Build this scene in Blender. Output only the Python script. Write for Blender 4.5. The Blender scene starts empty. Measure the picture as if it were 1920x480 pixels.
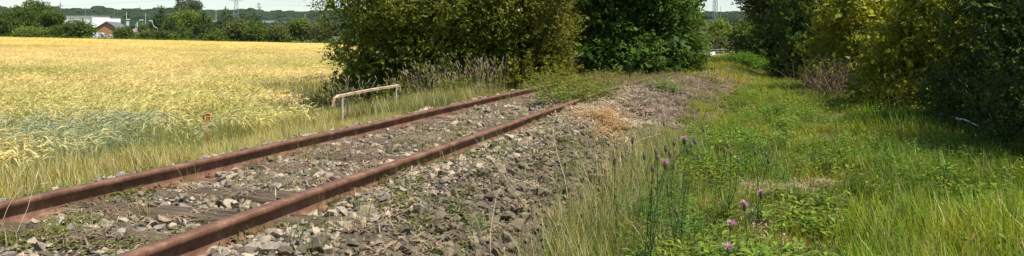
import bpy, bmesh, math, random
import numpy as np
from mathutils import Vector, Matrix
rng = np.random.default_rng(7); random.seed(7)
R = math.radians
sc = bpy.context.scene
COL = sc.collection

# ---------------------------------------------------------------- camera
CZ = 0.94; F = 1500.0; HY = 76.0
cam = bpy.data.objects.new('camera', bpy.data.cameras.new('camera')); COL.objects.link(cam)
cam.location = (0, 0, CZ); cam.rotation_euler = (R(90), 0, 0)
cam.data.sensor_width = 36; cam.data.lens = 36*F/1920
cam.data.shift_y = -(240-HY)/1920
cam.data.clip_start = 0.05; cam.data.clip_end = 9000
sc.camera = cam
# ---------------------------------------------------------------- light
SUN_EL = R(62); SX, SY = .86, -0.50
_n = math.hypot(SX, SY); SX /= _n; SY /= _n
w = bpy.data.worlds.new('World'); sc.world = w; w.use_nodes = True
nt = w.node_tree; bg = nt.nodes['Background']
sky = nt.nodes.new('ShaderNodeTexSky'); sky.sky_type = 'NISHITA'; sky.sun_disc = False
sky.sun_elevation = SUN_EL; sky.sun_rotation = math.atan2(SX, SY)
sky.air_density = 1.0; sky.dust_density = 0.1; sky.ozone_density = 2.0
nt.links.new(sky.outputs[0], bg.inputs[0]); bg.inputs[1].default_value = 0.10
sl = bpy.data.lights.new('sun', 'SUN'); sun = bpy.data.objects.new('sun', sl); COL.objects.link(sun)
sl.energy = 5.0; sl.angle = R(0.53); sl.color = (1.0, 0.95, 0.86)
dv = Vector((-SX*math.cos(SUN_EL), -SY*math.cos(SUN_EL), -math.sin(SUN_EL)))
sun.rotation_euler = dv.to_track_quat('-Z', 'Y').to_euler()
sc.view_settings.view_transform = 'Standard'; sc.view_settings.look = 'None'
sc.view_settings.exposure = 0.45; sc.view_settings.gamma = 1.0

# ---------------------------------------------------------------- helpers
def at(px, py, Y):
    return np.array([(px-960)/F*Y, Y, CZ-(py-HY)/F*Y])
def gp(px, py, z=-0.62):
    Y = (CZ-z)*F/(py-HY)
    return np.array([(px-960)/F*Y, Y, z])
_perm = np.random.default_rng(3).random((256, 256))
def vnoise(x, y):
    x = np.asarray(x, float); y = np.asarray(y, float)
    xi = np.floor(x).astype(int); yi = np.floor(y).astype(int); fx = x-xi; fy = y-yi
    fx = fx*fx*(3-2*fx); fy = fy*fy*(3-2*fy)
    g = lambda a, b: _perm[a % 256, b % 256]
    return ((g(xi, yi)*(1-fx)+g(xi+1, yi)*fx)*(1-fy)+(g(xi, yi+1)*(1-fx)+g(xi+1, yi+1)*fx)*fy)
def fbm(x, y, o=3):
    s = 0; a = .5; t = 0
    for k in range(o):
        s = s+a*vnoise(x*2**k+17.3*k, y*2**k+5.1*k); t += a; a *= .5
    return s/t
def sstep(a, b, x):
    t = np.clip((np.asarray(x, float)-a)/(b-a), 0, 1); return t*t*(3-2*t)
TH = R(16.5); CX0, CY0 = -2.149, 4.638
def curve(s):
    s = np.asarray(s, float); q = np.clip(s-9.5, 0, 9)
    return .0045*q*q+np.clip(s-18.5, 0, None)*.0045*18
def us(X, Y):
    X = np.asarray(X, float); Y = np.asarray(Y, float)
    s = (X-CX0)*math.sin(TH)+(Y-CY0)*math.cos(TH)
    u = (X-CX0)*math.cos(TH)-(Y-CY0)*math.sin(TH)-curve(s)
    return u, s
def xy(u, s):
    uu = np.asarray(u, float)+curve(s); s = np.asarray(s, float)
    return CX0+uu*math.cos(TH)+s*math.sin(TH), CY0-uu*math.sin(TH)+s*math.cos(TH)
def field_top(X, Y):
    return -.12-.0203*np.clip(X, -140, 20)-.00307*np.clip(Y, 0, 200)
UK = [-60, -4.2, -3.3, -2.6, -1.75, -1.3, -.95, -.75, 0, .75, .95, 1.3, 2.0, 2.7, 4.0, 60]
ZK = [0, 0, -.52, -.42, -.34, -.15, -.125, -.155, -.15, -.155, -.115, -.135, -.38, -.58, -.63, -.63]
def H(X, Y):
    X = np.asarray(X, float); Y = np.asarray(Y, float)
    u, s = us(X, Y)
    z = np.interp(u, UK, ZK)
    soil = field_top(X, Y)-.80
    soil = soil*(1-sstep(20, 120, X))+(-.9)*sstep(20, 120, X)
    t = sstep(-3.3, -4.4, u)
    z = np.where(u < -3.3, -.52*(1-t)+soil*t, z)
    # track peters out with distance
    r = np.hypot(X, Y)
    flat = sstep(35, 60, Y)*sstep(-4, 1, u)
    z = z*(1-flat)+(-.63)*flat
    nr = .05*(fbm(X*1.3, Y*1.3)-.5)+.03*(fbm(X*6, Y*6, 2)-.5)
    rough = 1+3*sstep(2.2, 3.5, u)*sstep(60, 5, r)
    z = z+nr*rough*sstep(300, 100, r)
    # the heap of dead litter beside the track
    z = z+.16*np.exp(-((u-1.9)/.8)**2-((s-15)/4.5)**2)
    z = z+46*sstep(480, 1750, r)*(1+.22*(vnoise(X/420+3, Y/900)-.5))
    return z

def mesh_np(name, V, Fc, col=None, smooth=False):
    m = bpy.data.meshes.new(name)
    V = np.ascontiguousarray(V, dtype=np.float32); Fc = np.ascontiguousarray(Fc, dtype=np.int32)
    k = Fc.shape[1]; n = len(Fc)
    m.vertices.add(len(V)); m.vertices.foreach_set('co', V.ravel())
    m.loops.add(n*k); m.loops.foreach_set('vertex_index', Fc.ravel())
    m.polygons.add(n); m.polygons.foreach_set('loop_start', np.arange(0, n*k, k, dtype=np.int32))
    try: m.polygons.foreach_set('loop_total', np.full(n, k, dtype=np.int32))
    except Exception: pass
    m.update(calc_edges=True)
    if smooth: m.polygons.foreach_set('use_smooth', np.ones(n, bool))
    if col is not None:
        a = m.color_attributes.new('col', 'FLOAT_COLOR', 'POINT')
        c = np.ones((len(V), 4), np.float32); c[:, :3] = col
        a.data.foreach_set('color', c.ravel())
    return m
def obj(name, mesh, mat=None, parent=None, loc=None, kind=None):
    o = bpy.data.objects.new(name, mesh); COL.objects.link(o)
    if mat is not None and mesh is not None and len(mesh.materials) == 0: mesh.materials.append(mat)
    if parent is not None: o.parent = parent
    if loc is not None: o.location = loc
    if kind: o['kind'] = kind
    return o
def thing(name, label, cat, loc=(0, 0, 0), rz=0, group=None, mesh=None, mat=None):
    o = bpy.data.objects.new(name, mesh); COL.objects.link(o)
    if mat is not None and mesh is not None: mesh.materials.append(mat)
    o.location = [float(c) for c in loc]; o.rotation_euler = (0, 0, rz); o['label'] = label; o['category'] = cat
    if group: o['group'] = group
    return o
class MB:
    def __init__(s): s.bm = bmesh.new()
    def box(s, c, d, rz=0, rot=None):
        M = Matrix.Translation(c) @ (rot if rot else Matrix.Rotation(rz, 4, 'Z')) @ Matrix.Diagonal((d[0], d[1], d[2], 1))
        bmesh.ops.create_cube(s.bm, size=1, matrix=M); return s
    def tube(s, pts, rad, n=6, cap=True):
        pts = [Vector([float(c) for c in p]) for p in pts]
        if not hasattr(rad, '__len__'): rad = [rad]*len(pts)
        rings = []
        for i, p in enumerate(pts):
            d = (pts[min(i+1, len(pts)-1)]-pts[max(i-1, 0)]).normalized()
            a = d.orthogonal().normalized() if i == 0 else (a-d*a.dot(d)).normalized()
            b = d.cross(a)
            rings.append([s.bm.verts.new(p+(a*math.cos(t)+b*math.sin(t))*max(rad[i], 1e-4)) for t in [2*math.pi*k/n for k in range(n)]])
        for i in range(len(rings)-1):
            for k in range(n):
                s.bm.faces.new((rings[i][k], rings[i][(k+1) % n], rings[i+1][(k+1) % n], rings[i+1][k]))
        if cap:
            s.bm.faces.new(rings[0][::-1]); s.bm.faces.new(rings[-1])
        return s
    def bevel(s, w):
        bmesh.ops.bevel(s.bm, geom=s.bm.edges[:], offset=w, segments=1, affect='EDGES'); return s
    def poly(s, vs, fs):
        v = [s.bm.verts.new([float(c) for c in p]) for p in vs]
        for f in fs: s.bm.faces.new([v[i] for i in f])
        return s
    def mesh(s, name, smooth=False):
        bmesh.ops.recalc_face_normals(s.bm, faces=s.bm.faces[:])
        m = bpy.data.meshes.new(name); s.bm.to_mesh(m); s.bm.free()
        if smooth: m.polygons.foreach_set('use_smooth', np.ones(len(m.polygons), bool))
        return m
    def build(s, name, mat, parent=None, smooth=False, loc=None):
        return obj(name, s.mesh(name, smooth), mat, parent, loc)

# ---------------------------------------------------------------- materials
def base_mat(name):
    m = bpy.data.materials.new(name); m.use_nodes = True
    t = m.node_tree; b = t.nodes['Principled BSDF']; return m, t, b
def N(t, typ, **kw):
    n = t.nodes.new(typ)
    for k, v in kw.items(): setattr(n, k, v)
    return n
def noise(t, scale, detail=4, rough=.6, vec=None, dist=0):
    n = N(t, 'ShaderNodeTexNoise'); n.inputs['Scale'].default_value = scale
    n.inputs['Detail'].default_value = detail; n.inputs['Roughness'].default_value = rough
    n.inputs['Distortion'].default_value = dist
    if vec is not None: t.links.new(vec, n.inputs['Vector'])
    return n
def ramp(t, inp, stops):
    r = N(t, 'ShaderNodeValToRGB'); e = r.color_ramp.elements
    while len(e) < len(stops): e.new(.5)
    for i, (p, c) in enumerate(stops):
        e[i].position = p; e[i].color = (*c, 1)
    t.links.new(inp, r.inputs[0]); return r
def mult(t, a, b, f=1.0, mode='MULTIPLY'):
    m = N(t, 'ShaderNodeMix', data_type='RGBA', blend_type=mode); m.inputs[0].default_value = f
    t.links.new(a, m.inputs[6])
    if isinstance(b, tuple): m.inputs[7].default_value = (*b, 1)
    else: t.links.new(b, m.inputs[7])
    return m.outputs[2]
def bump(t, b, h, strength=.5, dist=.02):
    n = N(t, 'ShaderNodeBump'); n.inputs['Strength'].default_value = strength; n.inputs['Distance'].default_value = dist
    t.links.new(h, n.inputs['Height']); t.links.new(n.outputs[0], b.inputs['Normal'])
def objvec(t, scale=(1, 1, 1)):
    c = N(t, 'ShaderNodeTexCoord'); mp = N(t, 'ShaderNodeMapping'); mp.inputs['Scale'].default_value = scale
    t.links.new(c.outputs['Object'], mp.inputs[0]); return mp.outputs[0]
def noisy(name, c1, c2, scale=4, rough=.8, metal=0, bmp=.3, bdist=.01, stretch=(1, 1, 1), lo=.35, hi=.65):
    m, t, b = base_mat(name); v = objvec(t, stretch)
    n = noise(t, scale, 6, .65, v); r = ramp(t, n.outputs[0], [(lo, c1), (hi, c2)])
    t.links.new(r.outputs[0], b.inputs['Base Color']); b.inputs['Roughness'].default_value = rough
    b.inputs['Metallic'].default_value = metal
    if bmp: bump(t, b, n.outputs[0], bmp, bdist)
    return m
def leafy(name, src='GEOMETRY', trans=.35, rough=.55, spec=.25, tc=(1.15, 1.2, .55)):
    """leaf, blade or straw: the colour is the piece's own attribute, times its clump's tint"""
    m, t, b = base_mat(name)
    a = N(t, 'ShaderNodeAttribute', attribute_name='col'); c = a.outputs['Color']
    if src == 'INST':
        ti = N(t, 'ShaderNodeAttribute', attribute_name='tint', attribute_type='INSTANCER'); c = mult(t, c, ti.outputs['Color'])
    t.links.new(c, b.inputs['Base Color']); b.inputs['Roughness'].default_value = rough
    b.inputs['Specular IOR Level'].default_value = spec
    tr = N(t, 'ShaderNodeBsdfTranslucent'); t.links.new(mult(t, c, tc), tr.inputs[0])
    mx = N(t, 'ShaderNodeMixShader'); mx.inputs[0].default_value = trans
    t.links.new(b.outputs[0], mx.inputs[1]); t.links.new(tr.outputs[0], mx.inputs[2])
    t.links.new(mx.outputs[0], t.nodes['Material Output'].inputs[0]); return m
M_leaf = leafy('leaf', trans=.42); M_leafi = leafy('blade_scatter', 'INST', .35); M_strawi = leafy('straw_scatter', 'INST', .25, .6, .2, (1.08, 1.0, .8))
M_litter = leafy('litter_scatter', 'INST', .05, .8, .1)
M_bark = noisy('bark', (.07, .055, .04), (.2, .17, .13), 12, .9, 0, .8, .02, (1, 1, .25))
M_rust = noisy('rusty_steel', (.14, .062, .042), (.30, .155, .105), 9, .75, .0, .35, .004, (1, 1, 1))
M_rusttop = None
M_wood = noisy('weathered_wood', (.018, .011, .006), (.23, .16, .095), 9, .9, 0, 1.0, .03, (.35, 5, 3), .3, .7)
def stone_mat(name, mode):
    m, t, b = base_mat(name)
    if mode == 'INST': a = N(t, 'ShaderNodeAttribute', attribute_name='tint', attribute_type='INSTANCER').outputs['Color']
    else: a = N(t, 'ShaderNodeObjectInfo').outputs['Color']
    g = N(t, 'ShaderNodeNewGeometry')
    n = noise(t, 45, 5, .7, g.outputs['Position']); r = ramp(t, n.outputs[0], [(.3, (.55, .53, .5)), (.7, (1.25, 1.22, 1.18))])
    t.links.new(mult(t, a, r.outputs[0]), b.inputs['Base Color']); b.inputs['Roughness'].default_value = .85
    bump(t, b, n.outputs[0], .5, .006); return m
M_stonei = stone_mat('ballast_stone', 'INST'); M_stoneo = stone_mat('loose_stone', 'OBJ')

# ---------------------------------------------------------------- ground: one sheet
def axis(lo, a, b, hi, d, g=1.09):
    out = list(np.arange(a, b, d)); x = b; st = d
    while x < hi: out.append(x); st *= g; x += st
    out.append(hi); x = a; st = d; low = []
    while x > lo: st *= g; x -= st; low.append(max(x, lo))
    return np.array(sorted(set(low+out)))
gx = axis(-3500, -6, 9, 3500, .09); gy = axis(-60, 3, 22, 3500, .09)
GX, GY = np.meshgrid(gx, gy); GZ = H(GX, GY); nx, ny = len(gx), len(gy)
U, S = us(GX, GY)
def lerp(a, b, t): return a[..., None]*0 if False else a*(1-t[..., None])+np.asarray(b)*t[..., None]
colr = np.zeros(GX.shape+(3,)); colr[:] = (.13, .115, .05)                       # verge soil and thatch
nz = fbm(GX*1.1, GY*1.1, 4)[..., None]
colr = colr*(.7+.6*nz)
green = np.array((.075, .11, .022))
colr = lerp(colr, green, sstep(.45, .6, fbm(GX*.9+9, GY*.9))*.8)
colr = lerp(colr, (.33, .26, .10), sstep(-3.6, -4.6, U))                           # stubble under the barley
colr = lerp(colr, (.12, .095, .07), sstep(-1.7, -1.3, U)*sstep(2.4, 2.0, U)*sstep(21.5, 18.5, S))  # dirt in the ballast
far = sstep(190, 260, np.hypot(GX, GY)); fieldn = fbm(GX/160, GY/260, 2)
colr = lerp(colr, (.085, .12, .035), far)
colr = lerp(colr, (.075, .135, .05), far*sstep(.5, .52, fieldn))
colr = lerp(colr, (.30, .26, .11), far*sstep(.66, .67, fieldn))
idx = np.arange(nx*ny).reshape(ny, nx)
Fq = np.stack([idx[:-1, :-1], idx[:-1, 1:], idx[1:, 1:], idx[1:, :-1]], -1).reshape(-1, 4)
m, t, b = base_mat('ground_soil')
a = N(t, 'ShaderNodeAttribute', attribute_name='col'); v = objvec(t)
n = noise(t, 14, 8, .7, v); r = ramp(t, n.outputs[0], [(.25, (.5, .5, .5)), (.75, (1.5, 1.45, 1.35))])
t.links.new(mult(t, a.outputs[0], r.outputs[0]), b.inputs['Base Color']); b.inputs['Roughness'].default_value = .95
bump(t, b, n.outputs[0], .8, .03)
obj('ground', mesh_np('ground', np.stack([GX, GY, GZ], -1).reshape(-1, 3), Fq, colr.reshape(-1, 3), True), m, kind='structure')

# ballast bed: a sheet just above the ground
bu = np.arange(-1.8, 2.25, .05); bs = np.arange(-4, 20, .05)
BU, BS = np.meshgrid(bu, bs); eu = BU+.25*(fbm(BS*1.5, BU*0+4)-.5)*sstep(.7, 1.6, np.abs(BU-.3)); BX, BY = xy(eu, BS)
BZ = H(BX, BY)+.014+.02*(fbm(BX*14, BY*14, 2)-.45)-.05*(sstep(-1.7, -1.8, BU)+sstep(2.1, 2.2, BU))
ii = np.arange(BU.size).reshape(BU.shape)
Fq = np.stack([ii[:-1, :-1], ii[:-1, 1:], ii[1:, 1:], ii[1:, :-1]], -1).reshape(-1, 4)
bc = np.zeros(BU.shape+(3,)); bc[:] = (.15, .115, .08); bc *= (.6+.8*fbm(BX*5, BY*5)[..., None])
m2, t, b = base_mat('ballast_dirt'); a = N(t, 'ShaderNodeAttribute', attribute_name='col'); v = objvec(t)
n = noise(t, 35, 8, .75, v); r = ramp(t, n.outputs[0], [(.3, (.35, .35, .35)), (.7, (1.5, 1.45, 1.4))])
t.links.new(mult(t, a.outputs[0], r.outputs[0]), b.inputs['Base Color']); b.inputs['Roughness'].default_value = .95; bump(t, b, n.outputs[0], 1, .03)
BALLAST = obj('ballast_bed', mesh_np('ballast_bed', np.stack([BX, BY, BZ], -1).reshape(-1, 3), Fq, bc.reshape(-1, 3), True), m2, kind='structure')

# ---------------------------------------------------------------- scatter (stuff nobody could count)
def scatter(name, P, rot, scl, tint, protos, parent=None, kind='stuff'):
    n = len(P); m = bpy.data.meshes.new(name); m.vertices.add(n)
    m.vertices.foreach_set('co', np.ascontiguousarray(P, np.float32).ravel())
    def at_(nm, ty, arr, key):
        a = m.attributes.new(nm, ty, 'POINT'); a.data.foreach_set(key, np.ascontiguousarray(arr).ravel())
    at_('rot', 'FLOAT_VECTOR', rot.astype(np.float32), 'vector'); at_('scl', 'FLOAT_VECTOR', scl.astype(np.float32), 'vector')
    c = np.ones((n, 4), np.float32); c[:, :3] = tint; at_('tint', 'FLOAT_COLOR', c, 'color')
    at_('pick', 'INT', rng.integers(0, len(protos), n).astype(np.int32), 'value')
    o = obj(name, m, None, parent, kind=kind)
    g = bpy.data.node_groups.new(name, 'GeometryNodeTree')
    g.interface.new_socket('Geometry', in_out='INPUT', socket_type='NodeSocketGeometry')
    g.interface.new_socket('Geometry', in_out='OUTPUT', socket_type='NodeSocketGeometry')
    gi = g.nodes.new('NodeGroupInput'); go = g.nodes.new('NodeGroupOutput')
    ip = g.nodes.new('GeometryNodeInstanceOnPoints'); jn = g.nodes.new('GeometryNodeJoinGeometry')
    for pr in protos:
        oi = g.nodes.new('GeometryNodeObjectInfo'); oi.inputs['Object'].default_value = pr
        oi.inputs['As Instance'].default_value = True; g.links.new(oi.outputs['Geometry'], jn.inputs[0])
    def na(nm, ty):
        a = g.nodes.new('GeometryNodeInputNamedAttribute'); a.data_type = ty; a.inputs['Name'].default_value = nm; return a.outputs['Attribute']
    e = g.nodes.new('FunctionNodeEulerToRotation'); g.links.new(na('rot', 'FLOAT_VECTOR'), e.inputs[0])
    g.links.new(gi.outputs[0], ip.inputs['Points']); g.links.new(jn.outputs[0], ip.inputs['Instance'])
    ip.inputs['Pick Instance'].default_value = True; g.links.new(na('pick', 'INT'), ip.inputs['Instance Index'])
    g.links.new(e.outputs[0], ip.inputs['Rotation']); g.links.new(na('scl', 'FLOAT_VECTOR'), ip.inputs['Scale'])
    g.links.new(ip.outputs[0], go.inputs[0])
    md = o.modifiers.new('scatter', 'NODES'); md.node_group = g
    return o
def proto(name, V, Fc, col, mat):
    m = mesh_np(name, V, Fc, col); m.materials.append(mat); return bpy.data.objects.new(name, m)

class LB:   # collects triangles with colours
    def __init__(s): s.V = []; s.F = []; s.C = []; s.n = 0
    def add(s, V, Fc, C):
        V = np.asarray(V, float); s.V.append(V); s.F.append(np.asarray(Fc)+s.n); s.n += len(V)
        C = np.asarray(C, float); s.C.append(C if C.ndim == 2 else np.tile(C, (len(V), 1)))
    def get(s): return np.concatenate(s.V), np.concatenate(s.F), np.concatenate(s.C)
    def strip(s, P, W, side, c0, c1):      # a tapering ribbon along points P
        P = np.asarray(P, float); k = len(P); side = np.asarray(side, float)
        W = np.asarray(W)[:, None]; V = np.concatenate([P-side*W, P+side*W])
        Fc = []
        for i in range(k-1): Fc += [(i, i+k, i+1), (i+1, i+k, i+k+1)]
        tt = np.tile(np.linspace(0, 1, k), 2)[:, None]
        s.add(V, Fc, np.asarray(c0)*(1-tt)+np.asarray(c1)*tt)
    def blade(s, p, h, yaw, lean, wd, c0, c1, bend=1.0, k=4):
        tt = np.linspace(0, 1, k); d = np.array([math.cos(yaw), math.sin(yaw), 0])
        P = np.asarray(p)+np.outer(tt**(1+bend)*lean*h, d)+np.outer(h*tt*(1-.25*lean*tt), [0, 0, 1])
        s.strip(P, wd*.5*(1-tt**2*.95), [-d[1], d[0], 0] if random.random() < .5 else d*.6+np.array([-d[1], d[0], 0])*.8, c0, c1)
        return P
    def leaf(s, p, d, up, L, W, c, tipc=None):
        p = np.asarray(p, float); d = np.asarray(d, float); d /= np.linalg.norm(d)
        sd = np.cross(d, up); sd /= (np.linalg.norm(sd)+1e-9); nn = np.cross(sd, d)
        V = [p, p+d*L*.45+sd*W*.5+nn*W*.12, p+d*L-nn*L*.15, p+d*L*.45-sd*W*.5+nn*W*.12, p+d*L*.5]
        s.add(V, [(0, 1, 4), (1, 2, 4), (2, 3, 4), (3, 0, 4)], np.array([c, c, tipc if tipc is not None else c, c, c]))
    def spindle(s, P, rads, c, n=4):
        P = np.asarray(P, float); k = len(P); V = []; Fc = []
        for i in range(k):
            d = P[min(i+1, k-1)]-P[max(i-1, 0)]; d /= np.linalg.norm(d)+1e-9
            a = np.cross(d, [.3, .5, .81]); a /= np.linalg.norm(a); b_ = np.cross(d, a)
            for q in range(n):
                th = 2*math.pi*q/n; V.append(P[i]+(a*math.cos(th)+b_*math.sin(th))*rads[i])
        for i in range(k-1):
            for q in range(n):
                A, B, C_, D = i*n+q, i*n+(q+1) % n, (i+1)*n+(q+1) % n, (i+1)*n+q
                Fc += [(A, B, C_), (A, C_, D)]
        s.add(V, Fc, c)
U_ = random.uniform
def jit(c, a=.25):
    k = 1+U_(-a, a); return np.array(c)*k*np.array([1+U_(-.08, .08), 1, 1+U_(-.1, .1)])

# ---- prototypes
def grass_clump(name, n, rad, h0, h1, wd, green, dry, pdry, seeds=0, seedc=(.42, .33, .24), lean=.5):
    L = LB()
    for i in range(n):
        a = U_(0, 6.28); r_ = rad*math.sqrt(random.random()); p = (r_*math.cos(a), r_*math.sin(a), -.03)
        c = jit(dry if random.random() < pdry else green)
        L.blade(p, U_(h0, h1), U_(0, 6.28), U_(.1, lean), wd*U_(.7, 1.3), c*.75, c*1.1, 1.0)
    for i in range(seeds):
        a = U_(0, 6.28); r_ = rad*random.random(); p = (r_*math.cos(a), r_*math.sin(a), -.02); h = h1*U_(1.15, 1.7)
        P = L.blade(p, h, U_(-.9, .9)+random.choice((0, 3.14, 0)), U_(.05, .3), .004, jit(dry), jit(seedc), 1.2, 5)
        e = P[-1]; d = P[-1]-P[-2]; d /= np.linalg.norm(d); hl = U_(.06, .12)
        dd = np.array([d[0]*2.0+.15, d[1]*1.6, d[2]*.8]); dd /= np.linalg.norm(dd)
        L.spindle([e-d*.01, e+d*hl*.4, e+d*hl*.5+dd*hl*.4], [.003, .0075, .002], jit(seedc), 3)
    return proto(name, *L.get(), M_leafi)
G1 = (.235, .28, .022); G2 = (.2, .25, .03); DRY = (.46, .37, .17)
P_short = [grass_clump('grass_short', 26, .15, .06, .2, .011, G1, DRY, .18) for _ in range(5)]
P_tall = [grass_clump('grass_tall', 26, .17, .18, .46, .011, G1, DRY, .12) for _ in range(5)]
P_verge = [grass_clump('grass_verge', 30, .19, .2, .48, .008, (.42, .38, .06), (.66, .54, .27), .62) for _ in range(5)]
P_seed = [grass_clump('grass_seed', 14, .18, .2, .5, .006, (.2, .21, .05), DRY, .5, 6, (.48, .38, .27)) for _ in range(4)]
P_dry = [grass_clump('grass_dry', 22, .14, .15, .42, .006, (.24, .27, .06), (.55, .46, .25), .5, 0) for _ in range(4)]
def weed_clump(name, n, rad, h, leafL, leafW, c, droop=.2):
    L = LB()
    for i in range(n):
        a = U_(0, 6.28); r_ = rad*math.sqrt(random.random()); hh = h*U_(.4, 1)
        P = L.blade((r_*math.cos(a), r_*math.sin(a), -.02), hh, a, U_(.1, .4), .005, jit((.12, .15, .03)), jit((.12, .17, .03)))
        for k in range(6):
            t_ = (k+1)/6; q = P[0]*(1-t_)+P[-1]*t_; a2 = U_(0, 6.28)
            d = np.array([math.cos(a2), math.sin(a2), U_(-droop, .5)]); cc = jit(c, .35)
            L.leaf(q, d, (0, 0, 1), leafL*U_(.6, 1.2)*(1.2-.5*t_), leafW*U_(.7, 1.2)*(1.2-.5*t_), cc)
    return proto(name, *L.get(), M_leafi)
P_weed = [weed_clump('weed', 8, .14, .24, .095, .036, (.18, .255, .03)) for _ in range(4)]
P_fern = [weed_clump('weed_narrow', 14, .15, .34, .09, .014, (.12, .22, .03)) for _ in range(4)]
P_small = [weed_clump('weed_small', 9, .07, .08, .045, .014, (.15, .2, .05)) for _ in range(4)]
def barley(name, n, rad, det):
    L = LB(); G = (.90, .75, .35)
    for i in range(n):
        a = U_(0, 6.28); r_ = rad*math.sqrt(random.random()); p = (r_*math.cos(a), r_*math.sin(a), 0)
        yaw = random.gauss(0, .8); h = U_(.66, .78); c = jit(G, .2)
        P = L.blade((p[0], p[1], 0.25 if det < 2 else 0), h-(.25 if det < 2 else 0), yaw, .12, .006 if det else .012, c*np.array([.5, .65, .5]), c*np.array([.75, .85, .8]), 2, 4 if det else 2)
        d0 = np.array([math.cos(yaw), math.sin(yaw), 0]); e = P[-1]
        dn = d0*U_(.6, 1)+np.array([0, 0, U_(-.5, .45)]); dn /= np.linalg.norm(dn); hl = U_(.07, .1)
        if det: L.spindle([e, e+dn*hl*.5+[0, 0, .012], e+dn*hl], [.003, .0065, .003], c*1.0, 3 if det < 2 else 4)
        na = 5 if det == 2 else (4 if det else 2)
        for k in range(na):
            dd = dn+np.array([U_(-.22, .22), U_(-.22, .22), U_(-.2, .25)]); q = e+dn*hl*U_(.1, .8); LL = U_(.1, .16)*(1 if det else 1.5)
            sd = np.cross(dn, [0, 0, 1]); sd /= np.linalg.norm(sd)+1e-9; ww = .0017 if det == 2 else (.0035 if det else .014)
            L.add([q-sd*ww, q+sd*ww, q+dd*LL], [(0, 1, 2)], c*np.array([1.12, 1.1, 1.1]))
        if det:
            a2 = U_(0, 6.28); L.leaf(P[1]*.4+P[2]*.6, (math.cos(a2), math.sin(a2), U_(-.5, .6)), (0, 0, 1), .16, .012, c*np.array([.85, .95, .8]))
    return proto(name, *L.get(), M_strawi)
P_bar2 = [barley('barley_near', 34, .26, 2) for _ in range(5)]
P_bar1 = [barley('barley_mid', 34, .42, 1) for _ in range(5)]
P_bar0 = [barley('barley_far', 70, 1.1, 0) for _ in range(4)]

def pts_region(n, x0, x1, y0, y1): return rng.uniform(x0, x1, n), rng.uniform(y0, y1, n)
def inview(X, Y, margin=60):
    px = 960+F*X/Y; return (px > -margin) & (px < 1920+margin) & (Y > 2)
def put(name, X, Y, protos, s0, s1, tint, zoff=0, zs=None, yaw=None, tilt=.12, parent=None):
    n = len(X); P = np.stack([X, Y, H(X, Y)+zoff], -1)
    rot = np.stack([rng.uniform(-tilt, tilt, n), rng.uniform(-tilt, tilt, n), rng.uniform(0, 6.283, n) if yaw is None else yaw], -1)
    s = rng.uniform(s0, s1, n) if np.isscalar(s0) else s0
    scl = np.stack([s, s, s*(1 if zs is None else zs)], -1)
    return scatter(name, P, rot, scl, tint, protos, parent)
def tints(n, base, var=.2, hue=.1):
    t_ = np.tile(np.array(base, float), (n, 1)); k = rng.uniform(1-var, 1+var, (n, 1)); h = rng.uniform(-hue, hue, (n, 1))
    t_ = t_*k; t_[:, :1] *= 1+h; return t_

# ---------------------------------------------------------------- barley field
def bar_tint(X, Y):
    n1 = fbm(X*.10+3, Y*.16+1, 3); n2 = fbm(X*.5+30, Y*.5+2, 2)
    n = len(X); t_ = np.ones((n, 3))*rng.uniform(.85, 1.15, (n, 1))
    px = 960+F*X/Y; py = HY+(CZ-field_top(X, Y))*F/Y
    g = sstep(.5, .64, n1)*.6+sstep(.52, .68, n2)*.25
    g = np.maximum(g, 1.0*np.exp(-((py-133-(px*.0))/10)**2)*sstep(320, 240, px)*sstep(.2, .45, n2))
    g = np.maximum(g, .7*np.exp(-((py-118+(px-500)*.02)/10)**2)*sstep(330, 420, px)*sstep(.3, .5, n2))
    g = np.maximum(g, .75*np.exp(-((py-160)/22)**2)*sstep(250, 450, px)*sstep(.35, .6, n2))
    g = np.maximum(g, .22*sstep(170, 240, py))
    edge = sstep(-4.6, -3.3, us(X, Y)[0]); g = np.maximum(g, edge*.3)
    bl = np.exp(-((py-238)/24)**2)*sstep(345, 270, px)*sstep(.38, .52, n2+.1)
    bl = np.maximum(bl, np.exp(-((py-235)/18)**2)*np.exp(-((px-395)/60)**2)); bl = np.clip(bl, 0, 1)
    rich = sstep(110, 76, py)
    t_ = t_*(1-.12*rich[:, None]*np.array([0, .5, 1.5]))
    t_ = t_*(1-g[:, None])+t_*np.array([.66, .76, .50])*g[:, None]
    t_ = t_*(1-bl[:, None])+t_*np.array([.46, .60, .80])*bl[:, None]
    return t_
def field(name, dens, y0, y1, protos, s0, s1, xmin=-140):
    Y = y0+(y1-y0)*rng.random(int(dens*(y1-y0)*(.75*(y1)+8))); X = rng.uniform(-.70*y1-4, 8, len(Y))
    u, s = us(X, Y); d1 = 178+10*(vnoise(X/30, X*0)-.5)
    k = (u < -3.15+.3*(vnoise(X, Y)-.5)) & (np.hypot(X+2.4, (Y-19.3)*.8) > 3.5+.4*(vnoise(X*2, Y*2)-.5)) & ~((u > -4.6) & (Y > 12.5) & (Y < 26)) & inview(X, Y, 150) & (X > xmin) & (Y < d1) & ((960+F*X/Y) < 760)
    X, Y = X[k], Y[k]; n = len(X)
    yaw = -.25+2.4*(fbm(X*.35, Y*.35)-.5)+rng.normal(0, .6, n)
    P = np.stack([X, Y, field_top(X, Y)-.80+.10*(fbm(X*.5, Y*.5)-.5)+.05], -1)
    rot = np.stack([rng.uniform(-.1, .1, n), rng.uniform(-.1, .1, n), yaw], -1)
    s = rng.uniform(s0, s1, n); return P, rot, np.stack([s, s, np.clip(s, .85, 1.12)], -1), bar_tint(X, Y)
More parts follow.
